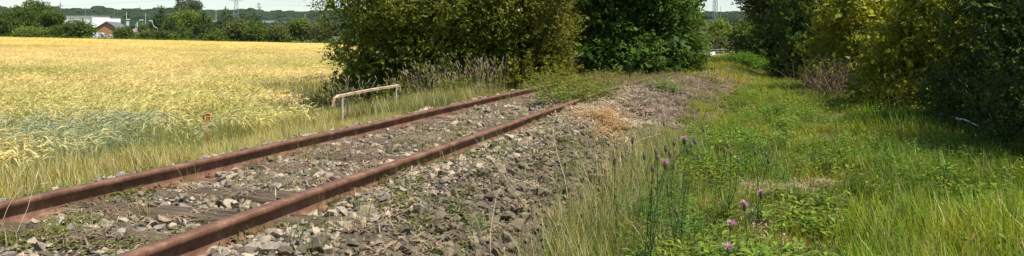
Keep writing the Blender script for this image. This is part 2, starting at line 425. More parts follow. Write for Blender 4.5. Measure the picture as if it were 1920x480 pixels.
for nm, a in (('barley_crop', (9, 6, 27, P_bar2, .9, 1.15)), ('barley_crop', (3.6, 27, 72, P_bar1, .9, 1.2)), ('barley_crop', (.85, 72, 186, P_bar0, .95, 1.25))):
    P, r_, s_, t_ = field(nm, *a); o = scatter(nm, P, r_, s_, t_, a[3])
    o['label'] = 'golden barley crop filling the field'

# ---------------------------------------------------------------- grass
def keep(X, Y, f): k = rng.random(len(X)) < f; return X[k], Y[k], k
# left verge
S_ = rng.uniform(-6, 30, 9000); Uv = rng.uniform(-3.9, -1.5, 9000); X, Y = xy(Uv, S_)
f = sstep(-1.5, -2.1, Uv)*(.5+.6*fbm(X*2, Y*2)); X, Y, k = keep(X, Y, f); k = inview(X, Y, 150); X, Y = X[k], Y[k]; Uv, _ = us(X, Y)
t_ = tints(len(X), (1.0, 1.0, 1.0), .2, .12); g = fbm(X*.7, Y*.7)[:, None]; t_ *= (1.15-.3*g)
s_ = rng.uniform(.5, 1.1, len(X))*(.45+.55*sstep(-1.5, -2.8, Uv)); s_ *= 1-.6*np.exp(-(((X+3.75)/.8)**2+((Y-9.9)/1.1)**2)); s_ *= 1-.62*((Y > 11) & (Y < 16.4) & (X+2.88-(Y-13.4)*.19 > -.15))
put('verge_grass', X, Y, P_verge, s_, None, t_)
X1, Y1 = xy(rng.uniform(-3.9, -1.9, 520), rng.uniform(7, 24, 520)); Y1 = np.where((Y1 < 16.4) & (Y1 > 10) & (X1+2.88-(Y1-13.4)*.19 > -.2), Y1+6.5, Y1)
put('seeding_grass', X1, Y1, P_seed, .8, 1.25, tints(520, (1, 1, 1), .25))
n = 1500; a_ = rng.uniform(0, 6.28, n); q_ = 1.5+2.4*rng.random(n); X = -2.4+q_*np.cos(a_); Y = 19.3+q_*np.sin(a_)*1.25; k = (us(X, Y)[0] < -2.2) | (Y > 22); X, Y = X[k], Y[k]
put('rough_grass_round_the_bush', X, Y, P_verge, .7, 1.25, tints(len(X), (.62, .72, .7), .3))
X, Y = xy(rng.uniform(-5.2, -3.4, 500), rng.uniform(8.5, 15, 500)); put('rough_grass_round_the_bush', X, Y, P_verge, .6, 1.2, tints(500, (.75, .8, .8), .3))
# right verge
n = 34000; Y = 3.9+(rng.random(n)**1.35)*40; X = rng.uniform(-1, .70, n)*Y; u, s = us(X, Y)
hedge = .30*Y+4.7                                                        # the line along the hedge foot
bare = np.zeros(n)
BARE = ((1480, 360, 100, 15), (1400, 350, 50, 12), (1440, 445, 40, 34), (1700, 445, 50, 24), (1640, 400, 30, 16), (1500, 472, 36, 14), (1900, 465, 30, 12), (1320, 462, 18, 14), (1580, 380, 40, 12))
for (bx, by, rx, ry) in BARE:
    px = 960+F*X/Y; py = HY+1.56*F/Y; bare = np.maximum(bare, np.exp(-((px-bx)/rx)**2-((py-by)/ry)**2))
f = sstep(2.1, 2.7, u+.5*(fbm(X*2, Y*2)-.5))*(1-.93*sstep(.3, .6, bare)); f = np.maximum(f, sstep(18, 20, s)*(u > -2)); f *= (X < hedge+1.5)
k = (rng.random(n) < f) & inview(X, Y, 100); X, Y = X[k], Y[k]; u, s = us(X, Y); px = 960+F*X/Y; py = HY+1.56*F/Y
g = fbm(X*.55+11, Y*.55, 3); lush = sstep(1520, 1640, px)*sstep(150, 240, py)
lush = np.maximum(lush, np.exp(-((px-1290)/110)**2-((py-225)/45)**2))
hue = fbm(X*.9+70, Y*.9+3, 3)[:, None]
tallk = (rng.random(len(X)) < .22+.45*lush)
t_ = tints(len(X), (1.0, 1.0, 1.0), .22, .15)
t_ *= np.where(g[:, None] > .52, 1.0, 1.0)*np.array([1, 1, 1])
t_ *= 1+sstep(.48, .66, hue)*np.array([.28, .08, .1])-sstep(.5, .36, hue)*np.array([.25, .12, .0]); yel = sstep(210, 140, py)[:, None]; t_ *= 1+yel*np.array([.35, .18, .0]); lu = lush[:, None]; t_ *= 1+lu*np.array([-.12, .02, -.1])
hs = (.7+.5*lush)*(.55+.9*fbm(X*.8+21, Y*.8+8, 3)); t_ *= (.6+.75*fbm(X*1.1+33, Y*1.1, 3))[:, None]
a = ~tallk; put('short_grass', X[a], Y[a], P_short, rng.uniform(.7, 1.3, a.sum()), None, t_[a])
a = tallk; put('tall_grass', X[a], Y[a], P_tall, rng.uniform(.5, .9, a.sum())*hs[a], None, t_[a])
# leafy weeds on the right
n = 15000; Y = 4.2+rng.random(n)**1.3*34; X = rng.uniform(0, .66, n)*Y; u, s = us(X, Y); px = 960+F*X/Y; py = HY+1.56*F/Y
g = fbm(X*.8+50, Y*.8, 3); f = .03+sstep(.5, .62, g)*.6
for (bx, by, rx, ry) in ((1560, 420, 110, 45), (1440, 200, 90, 50), (1560, 300, 60, 30), (1300, 340, 90, 30), (1840, 470, 60, 20), (1340, 175, 60, 20), (1480, 170, 60, 20)):
    f = np.maximum(f, .8*np.exp(-((px-bx)/rx)**2-((py-by)/ry)**2))
bare = np.zeros(n)
for (bx, by, rx, ry) in BARE: bare = np.maximum(bare, np.exp(-((px-bx)/rx)**2-((py-by)/ry)**2))
k = (rng.random(n) < f*(1-.95*sstep(.25, .5, bare))) & (u > 2.6) & (X < .30*Y+4.9); X, Y = X[k], Y[k]
t_ = tints(len(X), (1.05, 1.0, .9), .3, .2)*(.7+.6*fbm(X*1.3, Y*1.3))[:, None]; put('leafy_weeds', X, Y, P_weed, .55, 1.35, t_)
n = 1500; Y = 4.3+rng.random(n)*8; X = rng.uniform(.05, .5, n)*Y; u, s = us(X, Y); px = 960+F*X/Y; py = HY+1.56*F/Y
f = np.maximum(np.exp(-((px-1210)/75)**2-((py-445)/55)**2), .35*sstep(.5, .6, fbm(X*1.5, Y*1.5)))*(u > 2.5)
k = rng.random(n) < f; X, Y = X[k], Y[k]; put('narrow_leaved_weeds', X, Y, P_fern, .8, 1.3, tints(len(X), (.9, .95, 1), .25))
# dry grass fringe along the ballast foot
X, Y = xy(rng.normal(2.38, .2, 900), rng.uniform(-2.5, 7.5, 900)); k = inview(X, Y) & (rng.random(900) < .5); X, Y = X[k], Y[k]
put('dry_grass_fringe', X, Y, P_dry, .6, 1.15, tints(len(X), (.95, .95, .9), .25))
X, Y = xy(rng.normal(2.9, .3, 260), rng.uniform(-1, 5, 260)); put('dry_grass_fringe', X, Y, P_dry, .3, .6, tints(260, (1, 1, 1), .25))
# seeding grass along the hedge foot
Y = rng.uniform(8, 26, 170); X = .30*Y+4.1+rng.normal(0, .45, 170); put('seeding_grass', X, Y, P_seed, .8, 1.3, tints(170, (1, 1, 1), .2))
# far rough grass
n = 5200; Y = rng.uniform(40, 112, n); X = rng.uniform(.12, .42, n)*Y
put('rough_grass', X, Y, P_verge, 1.6, 2.6, tints(n, (.95, .95, .7), .25), zs=.5)

# ---------------------------------------------------------------- stones
def rock(name, k, mat):
    rr = random.Random(k); bm = bmesh.new(); sx, sy, sz = rr.uniform(.8, 1.2), rr.uniform(.6, .9), rr.uniform(.45, .75)
    for i in range(11):
        v_ = Vector((rr.gauss(0, 1), rr.gauss(0, 1), rr.gauss(0, 1))).normalized()*rr.uniform(.85, 1.1); bm.verts.new((v_.x*sx*.5, v_.y*sy*.5, v_.z*sz*.5))
    bmesh.ops.convex_hull(bm, input=bm.verts); bmesh.ops.delete(bm, geom=[v_ for v_ in bm.verts if not v_.link_faces], context='VERTS')
    bmesh.ops.triangulate(bm, faces=bm.faces[:])
    m = bpy.data.meshes.new(name); bm.to_mesh(m); bm.free(); m.materials.append(mat); return m
RI = [bpy.data.objects.new('rock', rock('rock', k, M_stonei)) for k in range(14)]
RO = [rock('stone', k, M_stoneo) for k in range(14)]
ns = 120000; s = -4+rng.random(ns)**1.25*28; u = rng.uniform(-2.0, 2.3, ns)
X, Y = xy(u, s); k = inview(X, Y, 80) & (Y > 3.3); X, Y, u, s = X[k], Y[k], u[k], s[k]
between = np.abs(u) < .68; out = u > .82; left = u < -.82
rail = (np.abs(np.abs(u)-.755) < .075)
patch = fbm(X*1.2+7, Y*1.2, 3)
slp = np.abs(((s+.1) % .6)-.3) < .12; slp &= np.abs(u) < .7
f = np.where(between, .45+.5*sstep(.42, .6, patch), np.where(out, 1.0*sstep(2.25, 1.9, u+.4*(patch-.5)), .85*sstep(-1.95, -1.6, u+.3*(patch-.5))))
f *= np.where(slp, .07, 1.0); f *= np.where(rail, 0, 1)
f = np.where((s > 7) & out, f*.6, f)
k = rng.random(len(X)) < f; X, Y, u, s, patch = X[k], Y[k], u[k], s[k], patch[k]; n = len(X)
size = np.exp(rng.normal(math.log(.038), .38, n)); size = np.clip(size, .022, .11)
size = np.where(np.abs(u) < .68, size*1.12, size); size = np.where(u > 1.1, size*1.08, size)
pale = np.array([.42, .34, .24]); grey = np.array([.28, .24, .19]); dark = np.array([.118, .094, .058]); pink = np.array([.34, .265, .185])
q = rng.random(n)[:, None]; C = np.where(q < .45, pale, np.where(q < .85, grey, pink))
dk = sstep(1.0, 1.55, u+.5*(patch-.5))*sstep(10, 4, s)*.85+.15; dk = np.where(np.abs(u) < .7, .3, dk)
k = rng.random(n) < dk; C[k] = dark*rng.uniform(.9, 2.0, (k.sum(), 1)); C = C*rng.uniform(.7, 1.25, (n, 1))
P = np.stack([X, Y, H(X, Y)+.012+size*rng.uniform(-.15, .45, n)], -1); rot = rng.uniform(-1, 1, (n, 3))*np.array([.6, .6, 3.14])
big = (960+F*X/Y > -5) & (960+F*X/Y < 1925) & (HY+(CZ-P[:, 2])*F/Y < 484)
score = np.where(big, size/Y, 0); order = np.argsort(-score); near = order[:300]; rest = order[300:]
scatter('ballast_stones', P[rest], rot[rest], np.repeat(size[rest][:, None]*1.15, 3, 1), C[rest], RI, BALLAST)
for j in near:
    o = bpy.data.objects.new('stone', RO[j % 14]); COL.objects.link(o); o.parent = BALLAST; o.location = P[j]; o.rotation_euler = rot[j]
    o.scale = [size[j]*1.15]*3; o.color = (*C[j], 1)

# ---------------------------------------------------------------- railway track
TR = thing('railway_track', 'disused rusty railway track curving into the bushes, weeds between the rails', 'railway track')
prof = [(-.037, -.003), (-.034, .003), (.034, .003), (.037, -.003), (.038, -.030), (.008, -.040), (.007, -.122), (.030, -.131), (.066, -.138), (.066, -.147), (-.066, -.147), (-.066, -.138), (-.030, -.131), (-.007, -.122), (-.008, -.040), (-.038, -.030)]
m_, t, b = base_mat('rail_rust'); g_ = N(t, 'ShaderNodeNewGeometry')
n1 = noise(t, 7, 6, .7, g_.outputs['Position']); n2 = noise(t, 60, 4, .7, g_.outputs['Position'])
r1 = ramp(t, n1.outputs[0], [(.3, (.095, .040, .022)), (.5, (.185, .085, .045)), (.7, (.30, .17, .10))])
r2 = ramp(t, n2.outputs[0], [(.3, (.7, .7, .7)), (.7, (1.2, 1.2, 1.2))])
t.links.new(mult(t, r1.outputs[0], r2.outputs[0]), b.inputs['Base Color']); b.inputs['Roughness'].default_value = .7
bump(t, b, n2.outputs[0], .4, .004); M_rail = m_
for side in (-.755, .755):
    ss = np.arange(-6, 22.01, .25); V = []; k = len(prof)
    for s1 in ss:
        zz = .008*(vnoise(s1*.8+side*3, 2.)-.5)
        x0, y0 = xy(side, s1); x1, y1 = xy(side+.1, s1); dx, dy = (x1-x0)*10, (y1-y0)*10
        for (a_, c_) in prof: V.append((x0+dx*a_, y0+dy*a_, c_+zz))
    Fc = []
    for i in range(len(ss)-1):
        for q in range(k): Fc.append((i*k+q, i*k+(q+1) % k, (i+1)*k+(q+1) % k, (i+1)*k+q))
    obj('rail', mesh_np('rail', V, Fc), M_rail, TR)
def sleeper_mesh(k):
    rr = np.random.default_rng(k); nx_, ny_ = 60, 16; xs = np.linspace(-1.3, 1.3, nx_); ys = np.linspace(-.125, .125, ny_)
    A, B = np.meshgrid(xs, ys); Z = .016*(fbm(A*1.2+k, B*40+k, 2)-.5)*2-.035*(fbm(A*.9+3*k, B*26, 2) > .58)-.03*(fbm(A*1.5+k, B*0+k, 2) > .64)
    Z += -.02*sstep(.11, .13, np.abs(B))-.03*sstep(1.2, 1.3, np.abs(A))*rr.random()
    V = [np.stack([A, B+.01*(fbm(A*2, B*0+k)-.5), Z], -1).reshape(-1, 3)]; ii = np.arange(nx_*ny_).reshape(ny_, nx_)
    Fc = [np.stack([ii[:-1, :-1], ii[:-1, 1:], ii[1:, 1:], ii[1:, :-1]], -1).reshape(-1, 4)]
    bd = np.concatenate([ii[0, :], ii[1:, -1], ii[-1, ::-1][1:], ii[::-1, 0][1:-1]]); nb = len(bd)
    low = V[0][bd].copy(); low[:, 2] = -.14; V.append(low); q = nx_*ny_
    Fc.append(np.stack([bd, q+np.arange(nb), q+(np.arange(nb)+1) % nb, np.roll(bd, -1)], -1))
    return mesh_np('sleeper', np.concatenate(V), np.concatenate(Fc))
SM = [sleeper_mesh(k) for k in range(5)]
for m_ in SM: m_.materials.append(M_wood)
def chair_mesh():
    mb = MB(); mb.box((0, 0, -.142), (.30, .16, .012))
    for sx_ in (-1, 1):
        mb.box((sx_*.085, .0, -.128), (.05, .05, .028)); mb.tube([(sx_*.085, 0, -.12), (sx_*.085, 0, -.095)], .012, 6)
    return mb.mesh('rail_fastening')
CM = chair_mesh(); CM.materials.append(M_rust)
for i in range(42):
    s1 = -3.3+.6*i+U_(-.03, .03)
    x0, y0 = xy(0, s1); xa, ya = xy(1, s1); ang = math.atan2(ya-y0, xa-x0)
    o = bpy.data.objects.new('sleeper', SM[i % 5]); COL.objects.link(o); o.parent = TR
    o.location = (x0+U_(-.04, .04), y0, -.108+U_(-.012, .010)); o.rotation_euler = (0, 0, ang+U_(-.02, .02)+(math.pi if i % 2 else 0))
    if s1 < 12:
        for sd in (-.755, .755):
            xx, yy = xy(sd, s1); o = bpy.data.objects.new('rail_fastening', CM); COL.objects.link(o); o.parent = TR
            o.location = (float(xx), float(yy), 0); o.rotation_euler = (0, 0, ang)
# weeds growing between and beside the rails
sp = []
def patch_pts(px, py, rx, ry, n, z=-.16):
    for _ in range(n):
        p = gp(px+random.gauss(0, rx), py+random.gauss(0, ry), z); sp.append((p[0], p[1]))
for a in ((190, 375, 45, 8, 50), (100, 385, 50, 9, 45), (130, 425, 15, 5, 16), (60, 462, 60, 8, 40), (300, 345, 30, 6, 16), (340, 320, 60, 6, 22), (470, 310, 50, 5, 18), (520, 295, 40, 6, 16), (250, 480, 40, 6, 16),
          (400, 460, 50, 12, 40), (480, 430, 50, 14, 36), (590, 390, 40, 8, 22), (720, 355, 50, 10, 30), (820, 420, 60, 30, 20), (930, 300, 70, 12, 40), (720, 400, 40, 16, 20), (760, 330, 40, 8, 16), (1000, 240, 60, 14, 60),
          (1080, 195, 36, 14, 70), (1050, 175, 26, 8, 24), (1110, 180, 24, 9, 24), (850, 260, 30, 8, 14), (890, 215, 50, 6, 16), (1020, 280, 50, 20, 40), (980, 225, 15, 10, 14), (1040, 320, 30, 30, 24), (850, 350, 80, 30, 30)): patch_pts(*a)
sp = np.array(sp); put('trackside_weeds', sp[:, 0], sp[:, 1], P_small, .7, 1.7, tints(len(sp), (1.1, .88, .8), .35, .25))
k = (960+F*sp[:, 0]/sp[:, 1]); py_ = HY+1.1*F/sp[:, 1]
sel = (rng.random(len(sp)) < .35) & (k > 1030) & (k < 1130) & (py_ < 225); put('trackside_weeds', sp[sel, 0], sp[sel, 1], P_weed, .8, 1.7, tints(sel.sum(), (.8, .62, .6), .3, .2))
X, Y = xy(rng.uniform(-1.6, 2, 420), rng.uniform(-3, 17, 420)); put('tufts_in_the_ballast', X, Y, P_dry, .3, .7, tints(420, (.8, .9, .7), .3, .2))

X, Y = xy(rng.uniform(-1.3, 1.9, 330), rng.uniform(13.0, 19, 330)); put('dry_grass_fringe', X, Y, P_dry, .45, .95, tints(330, (.75, .72, .7), .3, .15))
X, Y = xy(rng.uniform(-1.2, 1.2, 200), rng.uniform(12.5, 19, 200)); put('trackside_weeds', X, Y, P_small, 1.2, 2.6, tints(200, (1.1, .88, .8), .35, .25))
# litter: dead straw, bark and twigs on the heap
def litter_proto(n, rad, th, c, flat=.25):
    L = LB()
    for i in range(n):
        a = U_(0, 6.28); r_ = rad*math.sqrt(random.random()); yw = U_(0, 6.28); LL = U_(.04, .2); d = np.array([math.cos(yw), math.sin(yw), U_(-flat, flat)])
        p = np.array([r_*math.cos(a), r_*math.sin(a), U_(.0, .04)]); L.strip([p-d*LL*.5, p+[0, 0, U_(0, .015)], p+d*LL*.5], [th, th, th*.4], (-math.sin(yw), math.cos(yw), 0), jit(c, .4), jit(c, .4))
    return proto('litter', *L.get(), M_litter)
P_lit = [litter_proto(46, .2, .004, (.34, .27, .19)) for _ in range(5)]
n = 900; X, Y = xy(rng.normal(1.75, .5, n), rng.uniform(8.5, 22, n)); put('dead_litter', X, Y, P_lit, .8, 1.5, tints(n, (.8, .75, .75), .4), .01)
pp = np.array([gp(1120+random.gauss(0, 40), 235+random.gauss(0, 22), -.4)[:2] for _ in range(260)]); put('dead_litter', pp[:, 0], pp[:, 1], P_lit, .7, 1.3, tints(260, (1.35, 1.3, 1.2), .3), .02)
pp = np.array([gp(1130+random.gauss(0, 26), 258+random.gauss(0, 13), -.42)[:2] for _ in range(90)]); put('rust_coloured_litter', pp[:, 0], pp[:, 1], P_lit, .6, 1.1, tints(90, (1.25, .92, .5), .3), .03)
X, Y = xy(rng.uniform(.9, 2.2, 170), rng.uniform(-3, 8, 170)); put('dead_litter', X, Y, P_lit, .4, .9, tints(170, (1, .95, .85), .3), .02)
X, Y = xy(rng.uniform(-.7, .7, 420), rng.uniform(-3, 12, 420)); put('dead_litter', X, Y, P_lit, .4, .9, tints(420, (1, .95, .85), .3), .02)
pp = [gp(1480+random.gauss(0, 60), 358+random.gauss(0, 7))[:2] for _ in range(70)]+[gp(1440+random.gauss(0, 25), 440+random.gauss(0, 18))[:2] for _ in range(50)]+[gp(1700+random.gauss(0, 30), 440+random.gauss(0, 14))[:2] for _ in range(50)]
pp = np.array(pp); put('dead_litter', pp[:, 0], pp[:, 1], P_lit, .6, 1.0, tints(len(pp), (1.25, 1.2, 1.0), .25), .01)

# ---------------------------------------------------------------- trees and bushes
def crown_mesh(lobes, ntw, per, tl, ll, lw, cols, tip, zmin=None, hang=0., inner=.55, zcoarse=None):
    """leafy twigs spread through clumps; every leaf a kite of two triangles"""
    lobes = np.array(lobes, float); wgt = lobes[:, 3]**2; li = rng.choice(len(lobes), ntw, p=wgt/wgt.sum())
    d = rng.normal(size=(ntw, 3)); d /= np.linalg.norm(d, axis=1)[:, None]; rr = lobes[li, 3]*(inner+(1-inner)*rng.random(ntw)**.6)
    sq = lobes[:, 4] if lobes.shape[1] > 4 else np.ones(len(lobes))
    B = lobes[li, :3]+d*rr[:, None]*np.stack([np.ones(ntw), np.ones(ntw), sq[li]], -1)
    dr = d*.8+rng.normal(size=(ntw, 3))*.45+np.array([0, 0, .25-hang]); dr /= np.linalg.norm(dr, axis=1)[:, None]
    sc_ = np.ones(ntw)
    if zcoarse is not None:
        up = B[:, 2] > zcoarse; k = ~up | (rng.random(ntw) < .3); B, dr, li, d = B[k], dr[k], li[k], d[k]; sc_ = np.where(up[k], 1.9, 1.0); ntw = len(B)
    tt = (np.arange(per)+.5)/per
    Pn = B[:, None, :]+dr[:, None, :]*(tt[None, :, None]*tl*sc_[:, None, None]); n = ntw*per; Pn = Pn.reshape(-1, 3)
    ld = np.repeat(dr, per, 0)*.5+rng.normal(size=(n, 3))*.6; ld /= np.linalg.norm(ld, axis=1)[:, None]
    upv = np.repeat(d, per, 0)*.5+rng.normal(size=(n, 3))*.55+np.array([0, 0, .7])
    sd = np.cross(ld, upv); sd /= np.linalg.norm(sd, axis=1)[:, None]+1e-9
    s2 = np.repeat(sc_, per)[:, None]; Ls = ll*rng.uniform(.6, 1.25, (n, 1))*s2; Ws = lw*rng.uniform(.7, 1.2, (n, 1))*s2
    nn = np.cross(sd, ld)
    V = np.stack([Pn, Pn+ld*Ls*.5+sd*Ws*.5+nn*Ws*.15, Pn+ld*Ls, Pn+ld*Ls*.5-sd*Ws*.5+nn*Ws*.15], 1)
    cb = (np.array(cols)[rng.integers(0, len(cols), len(lobes))]*rng.uniform(.75, 1.3, (len(lobes), 1)))[li]*rng.uniform(.75, 1.25, (ntw, 1))
    tf = np.tile(tt, ntw)[:, None]; C = np.repeat(cb, per, 0)*(1-tf*.5)+np.array(tip)*(tf*.5); C *= rng.uniform(.7, 1.3, (n, 1))
    if zmin is not None:
        k = V[:, :, 2].min(1) > zmin; V, C = V[k], C[k]; n = len(V)
    Fc = np.arange(n*4).reshape(n, 4)
    return mesh_np('crown', V.reshape(-1, 3), Fc, np.repeat(C, 4, 0))
def make_lobes(c, rad, hz, n, lr, seed, low=-.9, skirt=0, cone=0):
    r_ = np.random.default_rng(seed); out = []
    for i in range(n):
        th = r_.uniform(0, 6.283); z = r_.uniform(low, .95); q = math.sqrt(max(0, 1-z*z)); k = r_.uniform(.55, 1.0)
        out.append((c[0]+rad*q*math.cos(th)*k, c[1]+rad*q*math.sin(th)*k, c[2]+hz*z*k, lr*r_.uniform(.7, 1.35), r_.uniform(.6, 1)))
    for i in range(skirt):
        th = 6.283*i/skirt+r_.uniform(-.15, .15); k = r_.uniform(.72, .98); out.append((c[0]+rad*math.cos(th)*k, c[1]+rad*math.sin(th)*k, r_.uniform(.25, 1.3)*lr*1.3, lr*r_.uniform(.8, 1.2), .8))
    if cone:
        zt = c[2]+hz; out = [(x*(1-cone*max(0, z/zt-.12)), y*(1-cone*max(0, z/zt-.12)), z, l, q) for x, y, z, l, q in out]
    return out
def limbs(mb, base, top, r0, tgt, rr):
    mid = Vector(base).lerp(Vector(top), .5)+Vector((rr.uniform(-.1, .1), rr.uniform(-.1, .1), 0))
    mb.tube([base, mid, top], [r0, r0*.75, r0*.45], 8)
def tree(name, label, cat, X, Y, rad, height, crown_low, tw, per, tl, ll, lw, cols, tip, seed, lobes_n=26, lr=None, trunk=.1, group=None, hang=0., nl=9, zc=None, zb=None, stems=1, inner=.55, cone=0):
    zb = float(H(X, Y)) if zb is None else zb; T = thing(name, label, cat, (X, Y, zb), 0, group); rr = random.Random(seed)
    cz = (crown_low+height)/2; hz = (height-crown_low)/2; lr = lr or rad*.42
    lb = make_lobes((0, 0, cz), rad-lr*.5, max(hz-lr*.4, hz*.4), lobes_n, lr, seed, -.9, 22 if crown_low < .35 else 0, cone)
    core = [(rr.gauss(0, rad*.3), rr.gauss(0, rad*.3), crown_low+.3+(height-crown_low-.6)*rr.random()*.8, rad*.5, 1) for _ in range(14)]
    if crown_low < .35:
        for q in range(16): core.append((rad*.62*math.cos(q*.4), rad*.62*math.sin(q*.4), .5, rad*.3, .9))
    obj('inner_foliage', crown_mesh(core, int(tw*.34), 6, tl*1.3, ll*2.4, lw*2.6, cols, cols[0], .02, 0, .1), M_leaf, T)
    obj('crown', crown_mesh(lb, int(tw*1.45), per, tl, ll, lw, cols, tip, .02, hang, inner, zc), M_leaf, T)
    mb = MB()
    for s1 in range(stems):
        a = rr.uniform(0, 6.28); o_ = (rad*.22 if stems > 1 else 0); bs_ = (o_*math.cos(a)*.5, o_*math.sin(a)*.5, -.1); tp = (o_*math.cos(a)*1.6, o_*math.sin(a)*1.6, cz+hz*.1)
        limbs(mb, bs_, tp, trunk/(stems**.5), 0, rr)
    mb.build('trunk', M_bark, T, True)
    for q in range(nl):
        l = lb[rr.randrange(len(lb))]; z0 = max(crown_low*.7, .15)+rr.random()*hz*.5; p0 = (0, 0, z0); p2 = l[:3]
        p1 = ((p0[0]+p2[0])*.45, (p0[1]+p2[1])*.45, (p0[2]+p2[2])*.5+rr.uniform(-.1, .2)*rad*.3)
        MB().tube([p0, p1, p2], [trunk*.4, trunk*.26, trunk*.07], 5).build('limb', M_bark, T, True)
    return T
HAW = [(.125, .16, .024), (.095, .135, .022), (.16, .18, .026), (.13, .17, .024)]; HAWT = (.31, .30, .04)
YEL = [(.28, .31, .032), (.33, .33, .034), (.22, .27, .032), (.32, .30, .034)]; YELT = (.46, .37, .05)
BRO = [(.075, .14, .028), (.095, .17, .03), (.065, .115, .025)]; BROT = (.17, .27, .05)
DRK = [(.06, .095, .02), (.075, .11, .022), (.09, .125, .025)]; DRKT = (.14, .17, .03)
tree('hawthorn_bush', 'large dark green bush beside the track at the edge of the barley field', 'bush', -2.05, 19.6, 2.55, 5.6, -.1, 9500, 9, .30, .062, .04, HAW, HAWT, 11, 120, .42, .13, None, 0, 12, 3.1, stems=3, inner=.65)
tree('hawthorn_bush', 'olive and yellow green bush right of the big dark bush, left of the track', 'bush', -.05, 20.0, 1.7, 4.6, -.1, 5600, 9, .3, .06, .038, [(.15, .165, .024), (.18, .18, .026), (.12, .14, .022)], (.34, .29, .04), 12, 70, .36, .1, None, 0, 9, 3.1, stems=3, inner=.65)
tree('broadleaf_bush', 'dense broad leaved bush growing across the end of the track', 'bush', 3.4, 25.4, 2.35, 5.6, 0, 6800, 8, .36, .10, .065, BRO, BROT, 13, 90, .46, .13, None, .1, 10, 3.2, stems=3, inner=.65)
tree('broadleaf_bush', 'bright green bush at the right end of the track bushes, beside the gap', 'bush', 5.15, 26.6, 1.15, 4.4, 0, 2400, 8, .32, .10, .06, [(.09, .15, .03), (.12, .18, .035)], (.2, .26, .05), 14, 24, .5, .09, None, .1, 6, 3.2, stems=2)
tree('dark_tree', 'dark tree with low spreading crown right of the gap, shading the grass', 'tree', 14.9, 42, 3.1, 8.5, .34, 9000, 8, .5, .13, .08, DRK, DRKT, 15, 90, .62, .2, None, 0, 12, 5.2)
tree('hawthorn_bush', 'dull green bush between the dark tree and the brown brushwood', 'bush', 12.6, 32, 2.4, 5.6, 0, 4200, 8, .4, .09, .055, [(.06, .095, .02), (.08, .11, .022)], (.14, .16, .03), 16, 34, .7, .12, None, 0, 8, 4, stems=3)
tree('hawthorn_bush', 'yellow green sunlit hawthorn behind the brown brushwood', 'bush', 10.9, 24.0, 2.2, 4.2, 0, 6500, 9, .32, .07, .042, YEL, YELT, 17, 60, .42, .1, None, 0, 10, 3.0, stems=3, cone=.7)
tree('hawthorn_bush', 'widest yellow green hawthorn of the right hedge, tips lit by the sun', 'bush', 10.0, 17.8, 2.5, 4.2, 0, 10000, 9, .28, .06, .038, YEL, YELT, 18, 84, .40, .1, None, 0, 10, 2.8, stems=3, cone=.8)
tree('hawthorn_bush', 'tall leafy hawthorn rising behind the yellow green hedge', 'bush', 14.4, 22.0, 3.0, 6.5, 0, 5000, 8, .4, .085, .05, [(.13, .17, .03), (.10, .14, .025)], (.26, .28, .04), 19, 46, .8, .12, None, 0, 8, 4, stems=3)
tree('dense_hedge_bush', 'deep shaded dark bush at the right edge behind tall seeding grass', 'bush', 9.25, 13.2, 2.3, 5.0, -.1, 9500, 9, .28, .05, .032, DRK, (.11, .13, .022), 20, 90, .42, .12, None, 0, 10, 2.6, stems=3, cone=.6)
tree('dense_hedge_bush', 'nearest dark bush, cut off by the right edge of the picture', 'bush', 8.25, 9.9, 2.15, 4.8, -.1, 7500, 9, .28, .05, .032, DRK, (.10, .12, .022), 21, 50, .55, .12, None, 0, 10, 2.6, stems=3)
# brown dead brushwood at the hedge foot
bx, by = 8.65, 21.4; T = thing('brushwood', 'tangle of bare brown twigs at the foot of the hedge', 'brushwood', (bx, by, float(H(bx, by))))
mb = MB()
for i in range(300):
    a = U_(0, 6.28); p0 = Vector((random.gauss(0, .5), random.gauss(0, .4), U_(0, .5))); dd = Vector((math.cos(a)*U_(.2, .9), math.sin(a)*U_(.2, .9), U_(.1, .9)))
    mb.tube([p0, p0+dd*.5+Vector((0, 0, .08)), p0+dd], [.007, .005, .002], 3, False)
mb.build('twig', noisy('dead_twig', (.11, .07, .035), (.24, .17, .10), 8, .9, 0, 0), T); T.children[0]['kind'] = 'stuff'
# pale broken branch in front of the dark bush
p0 = at(1793, 222, 11.2); p1 = at(1832, 235, 10.9)
thing('broken_branch', 'short pale broken branch poking out of the dark hedge', 'branch', (0, 0, 0), 0, None, MB().tube([p0, (p0+p1)/2+[0, 0, .02], p1, p1+[.12, .1, -.06]], [.016, .014, .011, .006], 6).mesh('broken_branch', True), noisy('pale_wood', (.4, .33, .27), (.7, .65, .6), 20, .8, 0, .2))
# low shrubs and leafy clumps
def leafy_plant(name, label, cat, X, Y, n, rad, h, ll, lw, c):
    L = LB(); LS = LB()
    for i in range(n):
        a = U_(0, 6.28); r_ = rad*math.sqrt(random.random()); hh = h*U_(.5, 1)*(1-.3*r_/rad)
        P = LS.blade((r_*.8*math.cos(a), r_*.8*math.sin(a), -.03), hh, a, min(.5, r_/hh*.35), .008, jit((.1, .12, .04)), jit((.12, .15, .04)))
        for k in range(7):
            t_ = (k+1.5)/8; q_ = P[min(int(t_*4), 3)]*.5+P[min(int(t_*4)+1, 3)]*.5; a2 = U_(0, 6.28)
            L.leaf(q_, (math.cos(a2), math.sin(a2), U_(-.2, .5)), (0, 0, 1), ll*U_(.6, 1.2), lw*U_(.7, 1.2), jit(c, .35))
    T = thing(name, label, cat, (X, Y, float(H(X, Y)))); obj('foliage', mesh_np('foliage', *L.get()), M_leaf, T); obj('stem', mesh_np('stem', *LS.get()), M_leaf, T); return T
p = gp(1248, 212, -.55); leafy_plant('leafy_clump', 'leafy bright green plant at the edge of the litter heap', 'plant', p[0], p[1], 26, .38, .42, .13, .065, (.13, .22, .03))
p = gp(1455, 222); leafy_plant('leafy_clump', 'dark green bushy weed standing alone in the grass', 'plant', p[0], p[1], 22, .3, .5, .10, .03, (.08, .15, .03))
